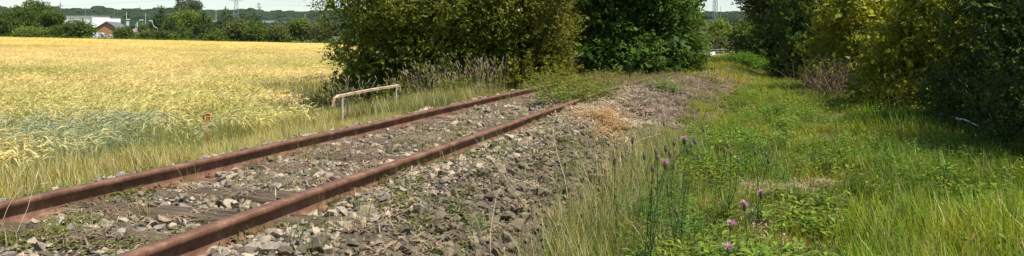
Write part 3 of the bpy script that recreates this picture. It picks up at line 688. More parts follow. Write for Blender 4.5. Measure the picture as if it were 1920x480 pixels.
p = gp(1335, 195); leafy_plant('leafy_clump', 'small green weed in the grass right of the litter heap', 'plant', p[0], p[1], 14, .22, .42, .09, .03, (.09, .16, .03))
p = gp(1310, 158); leafy_plant('leafy_clump', 'low olive weeds in front of the bright bush by the gap', 'plant', p[0], p[1], 26, .7, .7, .14, .06, (.13, .15, .03))
p = gp(1465, 395); leafy_plant('leafy_clump', 'low light green leafy weed beside the bare patch', 'plant', p[0], p[1], 9, .16, .18, .08, .035, (.17, .26, .05))
p = gp(1790, 478); leafy_plant('leafy_clump', 'toothed green weed at the bottom edge on the right', 'plant', p[0], p[1], 10, .18, .16, .12, .03, (.12, .2, .04))
p = gp(1062, 203, -.15); leafy_plant('leafy_clump', 'spreading olive weeds growing over the right rail', 'plant', p[0], p[1], 70, .6, .65, .13, .042, (.19, .23, .04))
p = gp(1092, 188, -.15); leafy_plant('leafy_clump', 'weeds in the middle of the track where the rails vanish', 'plant', p[0], p[1], 64, .65, .6, .13, .042, (.16, .18, .035))
p = gp(1050, 172, -.15); leafy_plant('leafy_clump', 'weeds hiding the left rail before the bushes', 'plant', p[0], p[1], 60, .7, .6, .13, .042, (.19, .21, .035))
for (qx, qy, lb, cc) in ((1028, 168, 'sprawling weeds beside the left rail, nearest of those towards the bushes', (.20, .2, .04)), (1080, 157, 'low weeds on the rail just before the broad leaved bush', (.16, .18, .035)), (1118, 168, 'yellowish weeds between litter heap and vanishing right rail', (.24, .22, .05)), (1150, 152, 'straggling weeds at the foot of the broad leaved bush', (.2, .2, .045))):
    p = gp(qx, qy, -.15); leafy_plant('leafy_clump', lb, 'plant', p[0], p[1], 34, .7, .55, .12, .04, cc)
# nettles in the shade at the foot of the dark tree
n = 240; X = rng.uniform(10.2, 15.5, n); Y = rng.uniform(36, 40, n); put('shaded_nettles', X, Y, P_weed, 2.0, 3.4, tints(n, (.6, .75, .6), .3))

# ---------------------------------------------------------------- knapweed plants with purple heads
M_petal = leafy('petal'); 
def knapweed(label, base, heads, foliage=46, dead=False):
    T = thing('knapweed_plant', label, 'wildflower', (base[0], base[1], float(H(base[0], base[1])))); o = np.array(T.location)
    LS = LB(); LF = LB()
    for (hx, hy, hY, kind) in heads:
        e = at(hx, hy, hY)-o; f_ = random.random()*.3; p0 = np.array([U_(-.04, .04), U_(-.04, .04), -.03]); mid = p0*.5+e*.5+np.array([U_(-.07, .07), U_(-.05, .05), U_(.0, .08)])
        P = np.array([p0, p0*.6+mid*.4+[0, 0, .03], mid, mid*.4+e*.6, e]); LS.spindle(P, [.004, .0035, .0028, .0022, .002], jit((.13, .16, .05)), 3)
        for k in range(16):
            t_ = U_(.05, .9); j = int(t_*4); q_ = P[j]+(P[j+1]-P[j])*(t_*4-j); a2 = U_(0, 6.28)
            LF.leaf(q_, (math.cos(a2), math.sin(a2), U_(.2, .9)), (0, 0, 1), U_(.07, .15)*(1.15-t_), .016, jit((.10, .16, .035), .3))
        B = LB(); B.spindle([e+[0, 0, z_] for z_ in (-.006, .006, .018, .030, .035)], [.004, .010, .0125, .010, .006], jit((.24, .21, .14) if kind == 'b' else (.16, .15, .08)), 6)
        bo = obj('flower_head', mesh_np('flower_head', *B.get()), M_leaf, T)
        if kind in 'fp':
            A = LB()
            for k in range(34):
                a2 = U_(0, 6.28); el = U_(.15, 1.4); d = np.array([math.cos(a2)*math.cos(el), math.sin(a2)*math.cos(el), math.sin(el)]); L_ = .036 if kind == 'f' else .022
                A.leaf(e+np.array([0, 0, .028])+d*.005, d, (0, 0, 1) if el < 1.2 else (1, 0, 0), L_*U_(.8, 1.15), .008, jit((.58, .28, .52), .25) if kind == 'f' else jit((.3, .08, .24), .2), jit((.80, .48, .74), .15) if kind == 'f' else None)
            obj('petals', mesh_np('petals', *A.get()), M_petal, bo)
        else:
            A = LB()
            for k in range(12):
                a2 = U_(0, 6.28); d = np.array([math.cos(a2)*.7, math.sin(a2)*.7, 1]); A.leaf(e+np.array([0, 0, .03]), d, (0, 1, .2), .018, .007, jit((.30, .24, .17), .2))
            obj('seed_tuft', mesh_np('seed_tuft', *A.get()), M_leaf, bo)
    for k in range(foliage):
        a2 = U_(0, 6.28); q_ = np.array([U_(-.08, .08), U_(-.08, .08), U_(0, .12)]); LF.leaf(q_, (math.cos(a2), math.sin(a2), U_(.3, 1.2)), (0, 0, 1), U_(.1, .2), .018, jit((.09, .165, .03), .3))
    obj('stem', mesh_np('stem', *LS.get()), M_leaf, T); obj('foliage', mesh_np('foliage', *LF.get()), M_leaf, T)
knapweed('knapweed with one purple flower above its cluster of round seed heads', gp(1278, 505), [(1283, 270, 5.6, 'f'), (1264, 273, 5.6, 'b'), (1303, 270, 5.7, 'b'), (1296, 276, 5.5, 'b'), (1248, 284, 5.4, 'b'), (1290, 287, 5.5, 'b')], 20)
knapweed('knapweed with the brightest purple flower, above dark narrow leaves', gp(1215, 540), [(1247, 316, 4.8, 'f'), (1230, 289, 5.0, 'b'), (1233, 300, 4.9, 'b'), (1223, 321, 4.8, 'b'), (1256, 292, 5.0, 'b'), (1208, 298, 5.0, 'b')], 50)
knapweed('tall knapweed gone to seed, left of a second brown headed one', gp(1362, 430), [(1365, 278, 6.2, 'b'), (1358, 285, 6.2, 'b'), (1371, 292, 6.1, 'b'), (1384, 305, 6.0, 'b'), (1310, 300, 6.0, 'b')])
knapweed('knapweed with three brown seed heads, rightmost of the seeded ones', gp(1425, 425), [(1416, 290, 6.1, 'b'), (1436, 293, 6.1, 'b'), (1441, 306, 6.0, 'b')])
knapweed('knapweed with two purple flowers in front of the bare earth patch', gp(1385, 500), [(1396, 394, 4.9, 'f'), (1427, 372, 5.2, 'f')], 18)
knapweed('knapweed with purple flowers nearest the bottom edge', gp(1300, 530), [(1370, 431, 4.6, 'f'), (1366, 476, 4.3, 'f'), (1268, 402, 4.8, 'b')], 24)
knapweed('thin knapweed with small faded purple flowers beside the dry grass', gp(1165, 440), [(1186, 269, 6.4, 'p'), (1152, 309, 5.8, 'p')])
knapweed('knapweed with a single grey seed head standing in dark grass', gp(1255, 350), [(1245, 235, 7.2, 'b'), (1318, 246, 7.4, 'b')])

# ---------------------------------------------------------------- dry stalks
M_straw = noisy('dry_straw', (.34, .27, .16), (.55, .46, .3), 30, .7, 0, 0)
M_redst = noisy('red_brown_stalk', (.13, .06, .04), (.26, .13, .085), 20, .8, 0, 0)
def stalk(label, pts, r0, mat=M_straw, head=True):
    P = [at(*p) for p in pts]; n = len(P); T = thing('dry_grass_stalk', label, 'grass stalk', P[0]); o = P[0]; Q = [p-o for p in P]; Q[0] = Q[0]-np.array([0, 0, .03])
    MB().tube(Q, [r0*(1-.6*i/(n-1)) for i in range(n)], 5).build('stem', mat, T, True)
    if head:
        d = Q[-1]-Q[-2]; d = d/np.linalg.norm(d); MB().tube([Q[-1], Q[-1]+d*.03, Q[-1]+d*.08], [r0*.7, r0*1.6, r0*.4], 5).build('seed_head', mat, T, True)
stalk('long straight pale grass stalk slanting up over the dark stones', [(748, 490, 4.6), (775, 430, 4.9), (803, 378, 5.3), (818, 330, 5.6)], .0022)
stalk('thin pale grass stalk crossing the gravel from the rail down to the dry grass', [(1022, 432, 5.6), (960, 350, 6.0), (915, 290, 6.4), (884, 252, 6.8)], .0024)
stalk('pale upright stalk at the edge of the dry grass', [(1068, 380, 6.2), (1058, 330, 6.4), (1045, 290, 6.6), (1038, 250, 6.8)], .003)
stalk('short upright pale stalk with a bent head among the dark stones', [(919, 490, 4.7), (920, 430, 4.9), (930, 370, 5.1), (934, 362, 5.15)], .0024)
stalk('dry stalk leaning left by the bottom left corner', [(5, 490, 4.3), (30, 440, 4.3), (52, 390, 4.4), (66, 340, 4.5)], .0022)
stalk('dry stalk arching right at the left edge of the picture', [(-8, 440, 4.5), (14, 390, 4.6), (40, 350, 4.7), (75, 345, 4.8)], .002)
stalk('thin stalk rising in front of the right rail', [(514, 470, 4.6), (516, 430, 4.65), (518, 395, 4.7), (517, 372, 4.75)], .003)
stalk('pale stalk bent over the green grass beside the litter heap', [(1170, 300, 7.6), (1180, 275, 7.7), (1200, 262, 7.7), (1224, 255, 7.7)], .004)
pb = gp(702, 366, -.2); T = thing('dead_dock_plant', 'leafless red brown weed with branching stalks beside the right rail', 'dead weed', (pb[0], pb[1], -.2)); mb = MB()
for (qx, qy, qY) in ((565, 300, 6.1), (600, 330, 6.0), (610, 282, 6.3), (640, 262, 6.3), (668, 250, 6.3), (690, 285, 6.2), (712, 262, 6.2), (730, 300, 6.1), (748, 322, 6.0), (660, 320, 6.0)):
    e = at(qx, qy, qY)-np.array(T.location); md = e*.5+np.array([0, 0, .03]); mb.tube([(0, 0, -.02), md, e], [.0045, .0035, .0015], 4)
    for k in range(4):
        t_ = U_(.4, .95); q_ = e*t_; dd = np.array([U_(-.07, .07), U_(-.04, .04), U_(.02, .09)]); mb.tube([q_, q_+dd], [.002, .001], 3)
mb.build('stalk', M_redst, T, True)
L = LB()
for k in range(60):
    a2 = U_(0, 6.28); L.leaf((random.gauss(0, .07), random.gauss(0, .05), U_(0, .04)), (math.cos(a2), math.sin(a2), U_(0, .3)), (0, 0, 1), .05, .016, jit((.34, .18, .09), .4))
obj('dead_leaves', mesh_np('dead_leaves', *L.get()), M_leaf, T, kind='stuff')
# sticks on the litter heap
M_stick = noisy('bleached_wood', (.55, .48, .4), (.8, .76, .68), 18, .8, 0, .2)
def stick(label, a, b, r_, mat=M_stick):
    a = gp(*a); b = gp(*b); a[2] += .0; mdl = (a+b)/2+np.array([0, 0, .03]); T = thing('stick', label, 'stick', a, 0, None, MB().tube([a-a, mdl-a, b-a], [r_, r_*.9, r_*.5], 6).mesh('stick', True), mat)
stick('bleached stick, thickest of those lying on the litter by the rust coloured straw', (1112, 229, -.36), (1150, 240, -.40), .022)
stick('thin bleached stick running right from the thick one', (1150, 236, -.38), (1186, 243, -.42), .011)
stick('short pale stick standing askew in the litter behind the weeds', (1106, 208, -.34), (1113, 180, -.25), .012)
stick('thin tan stick lying left of the thick bleached one', (1090, 220, -.33), (1122, 240, -.38), .009, M_straw)

# ---------------------------------------------------------------- low rusty bar beside the track, orange stake
M_bar = noisy('flaking_rust', (.40, .22, .12), (.68, .54, .38), 7, .7, 0, .3, .004, (1, 1, 1), .42, .6); M_post = noisy('pale_post', (.42, .30, .2), (.62, .55, .45), 14, .7)
A = at(642, 179, 13.4); B = at(743, 161, 16.0); T = thing('low_guard_bar', 'low bar of flaking rust with bent down ends beside the track', 'guard bar', (A[0], A[1], float(H(A[0], A[1])))); o = np.array(T.location); dAB = (B-A)/np.linalg.norm(B-A)
L0 = A-dAB*.24-o; L1 = B+dAB*.13-o
rod = [L0+np.array([-.05, -.05, -.17]), L0+np.array([-.03, -.02, -.03]), L0+dAB*.06, A-o, (A+B)/2-o+np.array([0, 0, .01]), B-o, L1, L1+dAB*.06+np.array([0, 0, -.02]), L1+dAB*.08+np.array([0, 0, -.13])]
mb = MB(); mb.tube(rod, [.024, .028, .030, .029, .028, .029, .029, .026, .022], 4); mb.build('rail_bar', M_bar, T)
for P_ in (A, B):
    g0 = float(H(P_[0], P_[1])); MB().tube([(P_[0]-o[0], P_[1]-o[1], g0-.15-o[2]), (P_[0]-o[0], P_[1]-o[1], P_[2]-o[2]-.02)], .019, 6).build('post', M_post, T)
MB().tube([L0+np.array([.16, .1, -.02]), L0+np.array([.17, .1, -.34])], .012, 5).build('post', M_bark, T)
X0, Y0, Z0 = at(389, 262, 11); T = thing('rusty_stake', 'orange rusty iron stake with a hooked top standing in the verge grass', 'stake', (X0, Y0, Z0-.12)); T.scale = (1.1, 1.1, 1.12); M_or = noisy('orange_rust', (.32, .09, .03), (.58, .19, .06), 25, .75, 0, .3)
mb = MB(); mb.box((0, 0, .2), (.035, .012, .42)); mb.box((.012, .02, .2), (.012, .045, .42)); mb.build('shaft', M_or, T)
MB().tube([(-.045, 0, .345), (-.05, 0, .40), (-.02, 0, .425), (.03, 0, .42), (.055, .0, .385), (.045, 0, .355)], .012, 6).build('hook', M_or, T, True)
MB().box((-.018, -.012, .30), (.05, .012, .1)).build('clamp', M_or, T)
# white scraps on the ballast
M_wh = noisy('white_scrap', (.75, .75, .74), (.85, .85, .84), 10, .5, 0, 0)
for (px, py, lb) in ((205, 367, 'white scrap by the left rail among green weeds'), (114, 419, 'white scrap on the old sleeper in the foreground'), (432, 360, 'white scrap at the end of a sleeper between the rails'), (568, 268, 'white scrap against the left rail, beyond the others')):
    p = gp(px, py, -.12); L = LB(); V = [(-.02, -.012, 0), (.016, -.014, .008), (.022, .012, .002), (-.012, .015, .012), (0, 0, .02)]
    L.add(V, [(0, 1, 4), (1, 2, 4), (2, 3, 4), (3, 0, 4), (0, 2, 1), (0, 3, 2)], (.8, .8, .8)); thing('white_scrap', lb, 'scrap', p, U_(0, 3), None, mesh_np('white_scrap', *L.get()), M_wh)

# ---------------------------------------------------------------- far background on the left
def zf(X, Y): return float(H(X, Y))
def ftree(label, px, top, wpx, Y, kind, seed, dz=0, group=None, base=None):
    X = (px-960)/F*Y; zb = zf(X, Y)+dz; zt = CZ-(top-HY)/F*Y; h = zt-zb; rad = wpx/F*Y/2*1.15; rr = random.Random(seed)
    if kind == 'conifer':
        T = thing('conifer_tree', label, 'tree', (X, Y, zb), 0, group); lb = []
        nlv = 9
        for i in range(nlv):
            f_ = i/(nlv-1); r_ = rad*(1-f_)**.8*.9+.15; z = h*(.1+.86*f_)
            for k in range(max(2, int(6*(1-f_))+1)):
                a = rr.uniform(0, 6.28); lb.append((math.cos(a)*r_*.6, math.sin(a)*r_*.6, z, max(r_*.62, .38), .7))
        obj('crown', crown_mesh(lb, 2200, 4, .9, .6, .34, [(.06, .10, .03), (.075, .115, .035)], (.10, .14, .04), .1, .35, .3), M_leaf, T)
        MB().tube([(0, 0, -.3), (0, 0, h*.92)], [.22, .05], 6).build('trunk', M_bark, T, True); return T
    pal = {'green': ([(.09, .14, .028), (.11, .16, .03), (.075, .115, .025)], (.18, .23, .04)), 'light': ([(.14, .19, .03), (.16, .21, .035), (.12, .165, .028)], (.25, .29, .05)),
           'olive': ([(.14, .16, .05), (.12, .145, .045)], (.2, .21, .07)), 'grey': ([(.10, .13, .07), (.12, .145, .085)], (.18, .2, .13)), 'dark': ([(.06, .095, .025), (.075, .11, .028)], (.11, .15, .035))}[kind]
    T = thing('leafy_tree', label, 'tree', (X, Y, zb), 0, group); low = h*.04; lr = max(rad, h*.25)*.36; nl_ = 24
    lb = make_lobes((0, 0, (low+h)/2), max(rad-lr*.6, .3), (h-low)/2-lr*.45, nl_, lr, seed)
    obj('crown', crown_mesh(lb, int(900+rad*h*22), 4, .8, .45, .32, pal[0], pal[1], .05, 0, .4), M_leaf, T)
    MB().tube([(0, 0, -.3), (rr.uniform(-.2, .2), 0, h*.5), (0, 0, h*.8)], [.3, .2, .06], 6).build('trunk', M_bark, T, True); return T
FT = [('round green tree at the left edge of the picture behind the barley', 5, 20, 60, 198, 'green'), ('broad mid green tree beside the one at the left edge', 42, 10, 62, 202, 'green'),
      ('tallest tree of the left group, its top reaching the frame edge', 74, -3, 60, 206, 'green'), ('green tree leaning against the right side of the left tree group', 95, 14, 42, 198, 'green'),
      ('round bushy tree in front of the white warehouse', 149, 38, 48, 193, 'green'), ('low bright bushes at the foot of the left tree group', 62, 55, 60, 190, 'light'), ('low green bush left of the brick house', 108, 50, 34, 191, 'green'), ('small round green tree at the right corner of the brick house', 231, 53, 30, 192, 'green'),
      ('small yellowish tree behind the street lamps', 270, 48, 18, 196, 'olive'), ('low hedge bush beneath the curved street lamp', 285, 62, 40, 190, 'olive'), ('low dark bush right of the curved street lamp', 312, 62, 40, 190, 'green'),
      ('dark spire shaped conifer left of the tall poplar', 301, 10, 50, 205, 'conifer'), ('tall grey green poplar whose top leaves the frame', 350, -8, 46, 235, 'grey'),
      ('light green tree in front of the grey poplar', 340, 16, 56, 200, 'light'), ('light green tree right of the poplar, half behind a conifer', 373, 22, 48, 204, 'light'), ('small dark conifer in front of the light green trees', 322, 33, 36, 194, 'conifer'),
      ('dark conifer left of the blue cladding', 384, 24, 38, 196, 'conifer'), ('broad dark conifer beneath the larger pylon', 424, 16, 60, 205, 'conifer'), ('dark conifer directly under the pylon wires', 455, 20, 46, 208, 'conifer'),
      ('pale olive rounded tree between dark conifers', 443, 38, 46, 192, 'olive'), ('dark pointed conifer left of the pale roofed building', 482, 18, 46, 203, 'conifer'), ('green bush at the field edge under the dark conifers', 480, 45, 44, 190, 'green'),
      ('grey green tree right of the pale roofed building', 540, 33, 56, 200, 'grey'), ('bright green tree near the big trackside bush', 566, 34, 46, 194, 'light'), ('olive bush at the field edge right of the blue wall', 525, 50, 36, 188, 'olive'), ('dull green tree half hidden behind the trackside bush', 600, 40, 50, 192, 'olive'),
      ('low green bush between the conifers and the blue wall', 407, 58, 34, 188, 'green')]
for i, (lb, px, top, wd, Y, kd) in enumerate(FT): ftree(lb, px, top, wd, Y, kd, 100+i)
n = 420; px = rng.uniform(-60, 640, n); Yb = rng.uniform(184, 192, n); X = (px-960)/F*Yb; put('field_edge_bushes', X, Yb, P_weed, 6, 11, tints(n, (.65, .8, .6), .3), zs=.8)
# trees behind the gap on the right
ftree('olive hedgerow tree closing the far end of the gap', 1358, 45, 62, 112, 'light', 140); ftree('dark round bush at the far end of the grass, left side of the gap', 1324, 66, 40, 112, 'dark', 141)
ftree('hedgerow tree behind the dark tree, right side of the gap', 1402, 38, 70, 108, 'green', 142); ftree('low olive scrub behind the white marker post', 1345, 74, 50, 106, 'olive', 143)
ftree('lone round tree out on the far green field', 1322, 52, 12, 330, 'dark', 144)

M_white = noisy('white_cladding', (.78, .78, .77), (.83, .83, .82), .3, .6, 0, 0); M_roofd = noisy('dark_roof', (.10, .10, .105), (.17, .165, .165), 1.5, .7, 0, 0)
M_brick = noisy('brick', (.36, .18, .08), (.50, .27, .125), 3, .9, 0, 0); M_tile = noisy('grey_roof_tile', (.11, .105, .11), (.19, .18, .18), 2.5, .7, 0, 0); M_glass = noisy('window_glass', (.3, .36, .42), (.5, .56, .6), 1, .15, 0, 0)
M_blue = noisy('blue_cladding', (.09, .22, .36), (.14, .30, .46), 1.2, .5, 0, 0); M_tan = noisy('tan_wall', (.30, .2, .17), (.4, .28, .24), 2, .8, 0, 0); M_grey = noisy('galvanised_steel', (.42, .43, .44), (.58, .59, .6), 3, .45, .3, 0)
M_conc = noisy('pale_concrete', (.5, .49, .46), (.65, .64, .6), 3, .8, 0, 0); M_pole = noisy('dark_pole', (.11, .09, .075), (.2, .17, .14), 3, .9, 0, 0); M_far = noisy('lattice_steel', (.24, .25, .26), (.32, .33, .34), 3, .6, .3, 0)
# white warehouse: a wide block and a lower wing
Yw = 300.; k = Yw/F; zb = zf((170-960)*k, Yw)
def wx(px): return (px-960)*k
def wz(py): return CZ-(py-HY)*k
T = thing('warehouse', 'long white warehouse with thin dark roof edge behind the brick house', 'warehouse', (wx(170), Yw, zb)); o = np.array(T.location)
def blk(x0, x1, zt, y0, dep, name, mat, zlo=None):
    zl = zb if zlo is None else zlo; st = 1.0; return MB().box((((wx(x0)+wx(x1))/2-o[0])*st, y0+dep/2-o[1], (zt+zl)/2-o[2]), ((wx(x1)-wx(x0))*st, dep, zt-zl)).build(name, mat, T)
def footprint(name, mat, pts, ztop, zlow):      # pts (px, Y) along the seen side; the back lies 30 m farther out
    fr = [((px-960)/F*Y, Y) for px, Y in pts]; bk = [(x*1.1, y*1.1) for x, y in fr[::-1]]; P_ = fr+bk; n = len(P_); c, s_ = 1, 0
    vs = [(x-o[0], y-o[1], zlow-o[2]) for x, y in P_]+[(x-o[0], y-o[1], ztop-o[2]) for x, y in P_]
    return MB().poly(vs, [tuple(range(n))[::-1], tuple(range(n, 2*n))]+[(i, (i+1) % n, (i+1) % n+n, i+n) for i in range(n)]).build(name, mat, T)
wzY = lambda py, Y: CZ-(py-HY)*Y/F
zt = wzY(29.5, 290)
footprint('wall', M_white, [(118, 291.5), (172, 292), (206, 302)], zt, wzY(51, 290)); footprint('wall', M_roofd, [(118.3, 291.8), (172, 292.3), (205.7, 302.3)], wzY(51, 290)-.01, zb-1); footprint('roof_edge', M_roofd, [(117.8, 291.2), (172, 291.6), (206.2, 301.8)], zt+.35, zt+.01)
zt2 = wzY(33.5, 304); footprint('wall', M_white, [(206.3, 303), (226, 306)], zt2, wzY(52, 304)); footprint('roof_edge', M_roofd, [(206.3, 302.8), (226.2, 305.8)], zt2+.2, zt2+.01); footprint('wall', M_white, [(110, 301), (122, 299)], wzY(30.5, 300), zb-1)
x_, y_ = (172-960)/F*291.7, 291.7; MB().box((x_-o[0], y_-o[1], (zt+wzY(50, 290))/2-o[2]), (.3, .3, zt-wzY(50, 290))).build('drainpipe', M_grey, T)
# brick house, gable towards the field
Yh = 215.; k = Yh/F; zb = zf((202-960)*k, Yh); T = thing('brick_house', 'brick house with its gable and white framed window facing the barley', 'house', (wx(200), Yh, zb)); o = np.array(T.location)
hw = 3.3; ez = wz(56)-zb; az = wz(41.5)-zb; dep = 9; sk = Matrix.Rotation(R(8), 4, 'Z')
def hp(mb): bmesh.ops.transform(mb.bm, matrix=sk, verts=mb.bm.verts[:]); return mb
hp(MB().poly([(-hw, 0, -.5), (hw, 0, -.5), (hw, 0, ez), (0, 0, az), (-hw, 0, ez), (-hw, dep, -.5), (hw, dep, -.5), (hw, dep, ez), (0, dep, az), (-hw, dep, ez)], [(0, 1, 2, 3, 4), (5, 9, 8, 7, 6), (1, 6, 7, 2), (0, 4, 9, 5)])).build('wall', M_brick, T)
for sgn in (-1, 1):
    vs = []
    for y in (-.4, dep+.4):
        for (a_, z_) in ((0, az+.22), (sgn*(hw+.5), ez-.5*(az-ez)/hw+.22), (sgn*(hw+.5), ez-.5*(az-ez)/hw+.04), (0, az+.04)): vs.append((a_+sgn*.003, y, z_))
    hp(MB().poly(vs, [(0, 1, 2, 3), (4, 7, 6, 5), (0, 4, 5, 1), (1, 5, 6, 2), (2, 6, 7, 3), (0, 3, 7, 4)])).build('roof', M_tile, T)
wn = hp(MB().box((-1.55, -.05, 1.25), (1.5, .12, 1.2))).build('window', M_white, T); hp(MB().box((-1.9, -.13, 1.25), (.6, .05, 1.0))).build('pane', M_glass, wn); hp(MB().box((-1.2, -.13, 1.25), (.6, .05, 1.0))).build('pane', M_glass, wn)
hp(MB().box((-3.6, 4, 1.2), (1.0, 6, 3.4))).build('side_wing', M_roofd, T)
# wooden fence in front of the house
T = thing('garden_fence', 'weathered garden fence along the field in front of the brick house', 'fence', (wx(208)*.93, 200, zf(wx(208)*.93, 200)))
for i in range(9): MB().box((-3+i*.75, 0, .55), (.62, .04, 1.2)).build('panel', M_wood, T)
# dark roofed bungalow and white van beside the lamps
Yb = 225.; k = Yb/F; zb = zf(wx(252), Yb); T = thing('bungalow', 'low white building with a dark roof behind the street lamps', 'house', (wx(256), Yb, zb)); o = np.array(T.location)
MB().box((0, 3, (wz(61)-zb)/2), (5, 6, wz(61)-zb)).build('wall', M_white, T)
r0 = wz(61)-zb; MB().poly([(-3, -.5, r0), (3, -.5, r0), (3, 6.5, r0), (-3, 6.5, r0), (-1.5, 3, wz(52)-zb), (1.5, 3, wz(52)-zb)], [(0, 1, 5, 4), (1, 2, 5), (2, 3, 4, 5), (3, 0, 4), (3, 2, 1, 0)]).build('roof', M_tan, T)
MB().box((.8, -.04, 1.1), (1.2, .1, 1.0)).build('window', M_glass, T)
def van(label, X, Y, rz, L_=4.6, Hh=2.0, W=1.8, name='parked_van', cat='van'):
    T = thing(name, label, cat, (X, Y, zf(X, Y)), rz); hh = Hh-.3
    pr = [(-L_/2, .3), (L_/2-.1, .3), (L_/2, .7), (L_/2-.25, 1.0), (L_/2-.9, 1.15), (L_/2-1.6, Hh-.08), (L_/2-2.0, Hh), (-L_/2+.25, Hh), (-L_/2, Hh-.3)]; n = len(pr)
    vs = [(x, -W/2, z) for x, z in pr]+[(x, W/2, z) for x, z in pr]; fs = [tuple(range(n)), tuple(range(2*n-1, n-1, -1))]+[(i, i+n, (i+1) % n+n, (i+1) % n) for i in range(n)]
    MB().poly(vs, fs).bevel(.04).build('body', M_white, T)
    for sgn in (-1, 1): MB().poly([(L_/2-1.9, sgn*(W/2+.012), 1.15), (L_/2-1.05, sgn*(W/2+.012), 1.15), (L_/2-1.65, sgn*(W/2+.012), Hh-.2), (L_/2-2.3, sgn*(W/2+.012), Hh-.2)], [(0, 1, 2, 3)]).build('side_window', M_roofd, T)
    MB().poly([(L_/2-.93, -W/2+.1, 1.2), (L_/2-.93, W/2-.1, 1.2), (L_/2-1.52, W/2-.12, Hh-.14), (L_/2-1.52, -W/2+.12, Hh-.14)], [(0, 1, 2, 3)]).build('windscreen', M_roofd, T)
    for sx_ in (-L_/2+.8, L_/2-.8):
        for sy_ in (-1, 1):
            wl = MB().tube([(sx_, sy_*(W/2-.2), .33), (sx_, sy_*(W/2+.01), .33)], .33, 14).build('wheel', M_roofd, T); MB().tube([(sx_, sy_*(W/2+.005), .33), (sx_, sy_*(W/2+.02), .33)], .18, 10).build('rim', M_grey, wl)
van('white van parked by the lamp posts beyond the barley', wx(250), 207, .2, 4.8, 2.3); van('small white van right of the tall white post', wx(264), 209, 2.9, 4.2, 1.9)
van('white car half hidden by the bush left of the marker post', at(1296, 96, 60)[0], 60, 1.9, 4.2, 1.5, 1.7, 'parked_car', 'car')
# white boundary wall strip
T = thing('boundary_wall', 'low white wall between the lamp post and the conifers', 'wall', (wx(308), Yb+3, zf(wx(308), Yb+3)), 0, None, MB().box((0, 0, (wz(60.5)-zf(wx(308), Yb+3))/2), (wx(332)-wx(285), .3, wz(60.5)-zf(wx(308), Yb+3))).mesh('boundary_wall'), M_white)
# blue clad building behind the conifers
Yc = 262.; k = Yc/F; zb = zf(wx(455), Yc); T = thing('industrial_building', 'blue clad building with flat pale roofs behind the dark conifers', 'industrial building', (wx(455), Yc, zb)); o = np.array(T.location)
blk(398, 511, wz(56), Yc, 18, 'wall', M_blue); blk(398, 410, wz(42), Yc+.5, 14, 'wall', M_tan, wz(56)+.01); blk(495, 513, wz(43), Yc+.5, 14, 'wall', M_tan, wz(56)+.01)
blk(396, 412, wz(38.5), Yc-.5, 16, 'roof', M_grey, wz(41.9)); blk(493, 516, wz(38.5), Yc-.5, 16, 'roof', M_grey, wz(42.9)); blk(496, 512, wz(51), Yc-.6, 1.5, 'canopy', M_grey, wz(53.5))
# poles and lamps
def pole(name, label, cat, px, top, Y, r_, mat, arm=None):
    k_ = Y/F; X = (px-960)*k_; zb = zf(X, Y); h = CZ-(top-HY)*k_-zb; T = thing(name, label, cat, (X, Y, zb)); MB().tube([(0, 0, -.2), (0, 0, h)], [r_, r_*.7], 8).build('pole', mat, T)
    if arm: arm(T, h)
    return T
def lamp_arm(dx, rise=.6, w=1.6):
    def f_(T, h):
        pts = [(0, 0, h-.02)]+[(dx*w*math.sin(a), 0, h+rise*(1-math.cos(a))*1.2) for a in (.4, .8, 1.2, 1.57)]
        MB().tube(pts, .07, 6).build('arm', M_grey, T, True); e = pts[-1]; MB().box((e[0]+dx*.35, 0, e[2]-.02), (.9, .3, .18)).bevel(.05).build('lamp_head', M_white, T)
    return f_
def crossarm(T, h): MB().box((0, 0, h-.9), (1.6, .12, .14)).build('crossarm', M_pole, T); [MB().tube([(x, 0, h-.83), (x, 0, h-.62)], .05, 6).build('insulator', M_grey, T) for x in (-.65, 0, .65)]
pole('street_lamp', 'curved street lamp rightmost, in front of the dark conifer', 'street lamp', 295, 52, 196, .1, M_grey, lamp_arm(-1, 1.4, 1.3))
pole('street_lamp', 'curved street lamp bending right beside the small house tree', 'street lamp', 230, 50, 200, .09, M_grey, lamp_arm(1, 1.5, 1.0))
pole('street_lamp', 'tall white street lamp with its head to the right', 'street lamp', 257, 42, 195, .16, M_white, lamp_arm(1, .5, .7))
pole('street_lamp', 'slim street lamp just left of the tall white one', 'street lamp', 254, 45, 197, .08, M_grey)
pole('utility_pole', 'wooden utility pole with a crossarm rising from the left trees', 'utility pole', 113, 5, 215, .16, M_pole, crossarm)
pole('utility_pole', 'dark pole behind the warehouse roof', 'utility pole', 214, 17, 330, .2, M_pole); pole('utility_pole', 'white forked pole between house and street lamps', 'utility pole', 237, 22, 215, .12, M_conc, lambda T, h: MB().box((.3, 0, h-3.2), (.8, .1, 1.3)).build('banner', M_white, T))
pole('utility_pole', 'slim grey pole right of the street lamps', 'utility pole', 273, 25, 240, .1, M_conc); pole('utility_pole', 'grey pole rising beside the blue cladding', 'utility pole', 405, 19, 240, .1, M_conc, lambda T, h: MB().box((0, 0, h), (1.4, .15, .15)).build('crossarm', M_conc, T))
pole('utility_pole', 'thin pale pole behind the bright green tree', 'utility pole', 572, 26, 240, .09, M_conc)
pole('radio_mast', 'thin mast on the horizon above the warehouse', 'mast', 160, 13, 900, .35, M_far); pole('radio_mast', 'thin mast on the wooded hill above the street lamps', 'mast', 262, 11, 1300, .5, M_far)
pole('radio_mast', 'thin small mast right of the lattice mast in the gap', 'mast', 1351, 12, 900, .3, M_far)
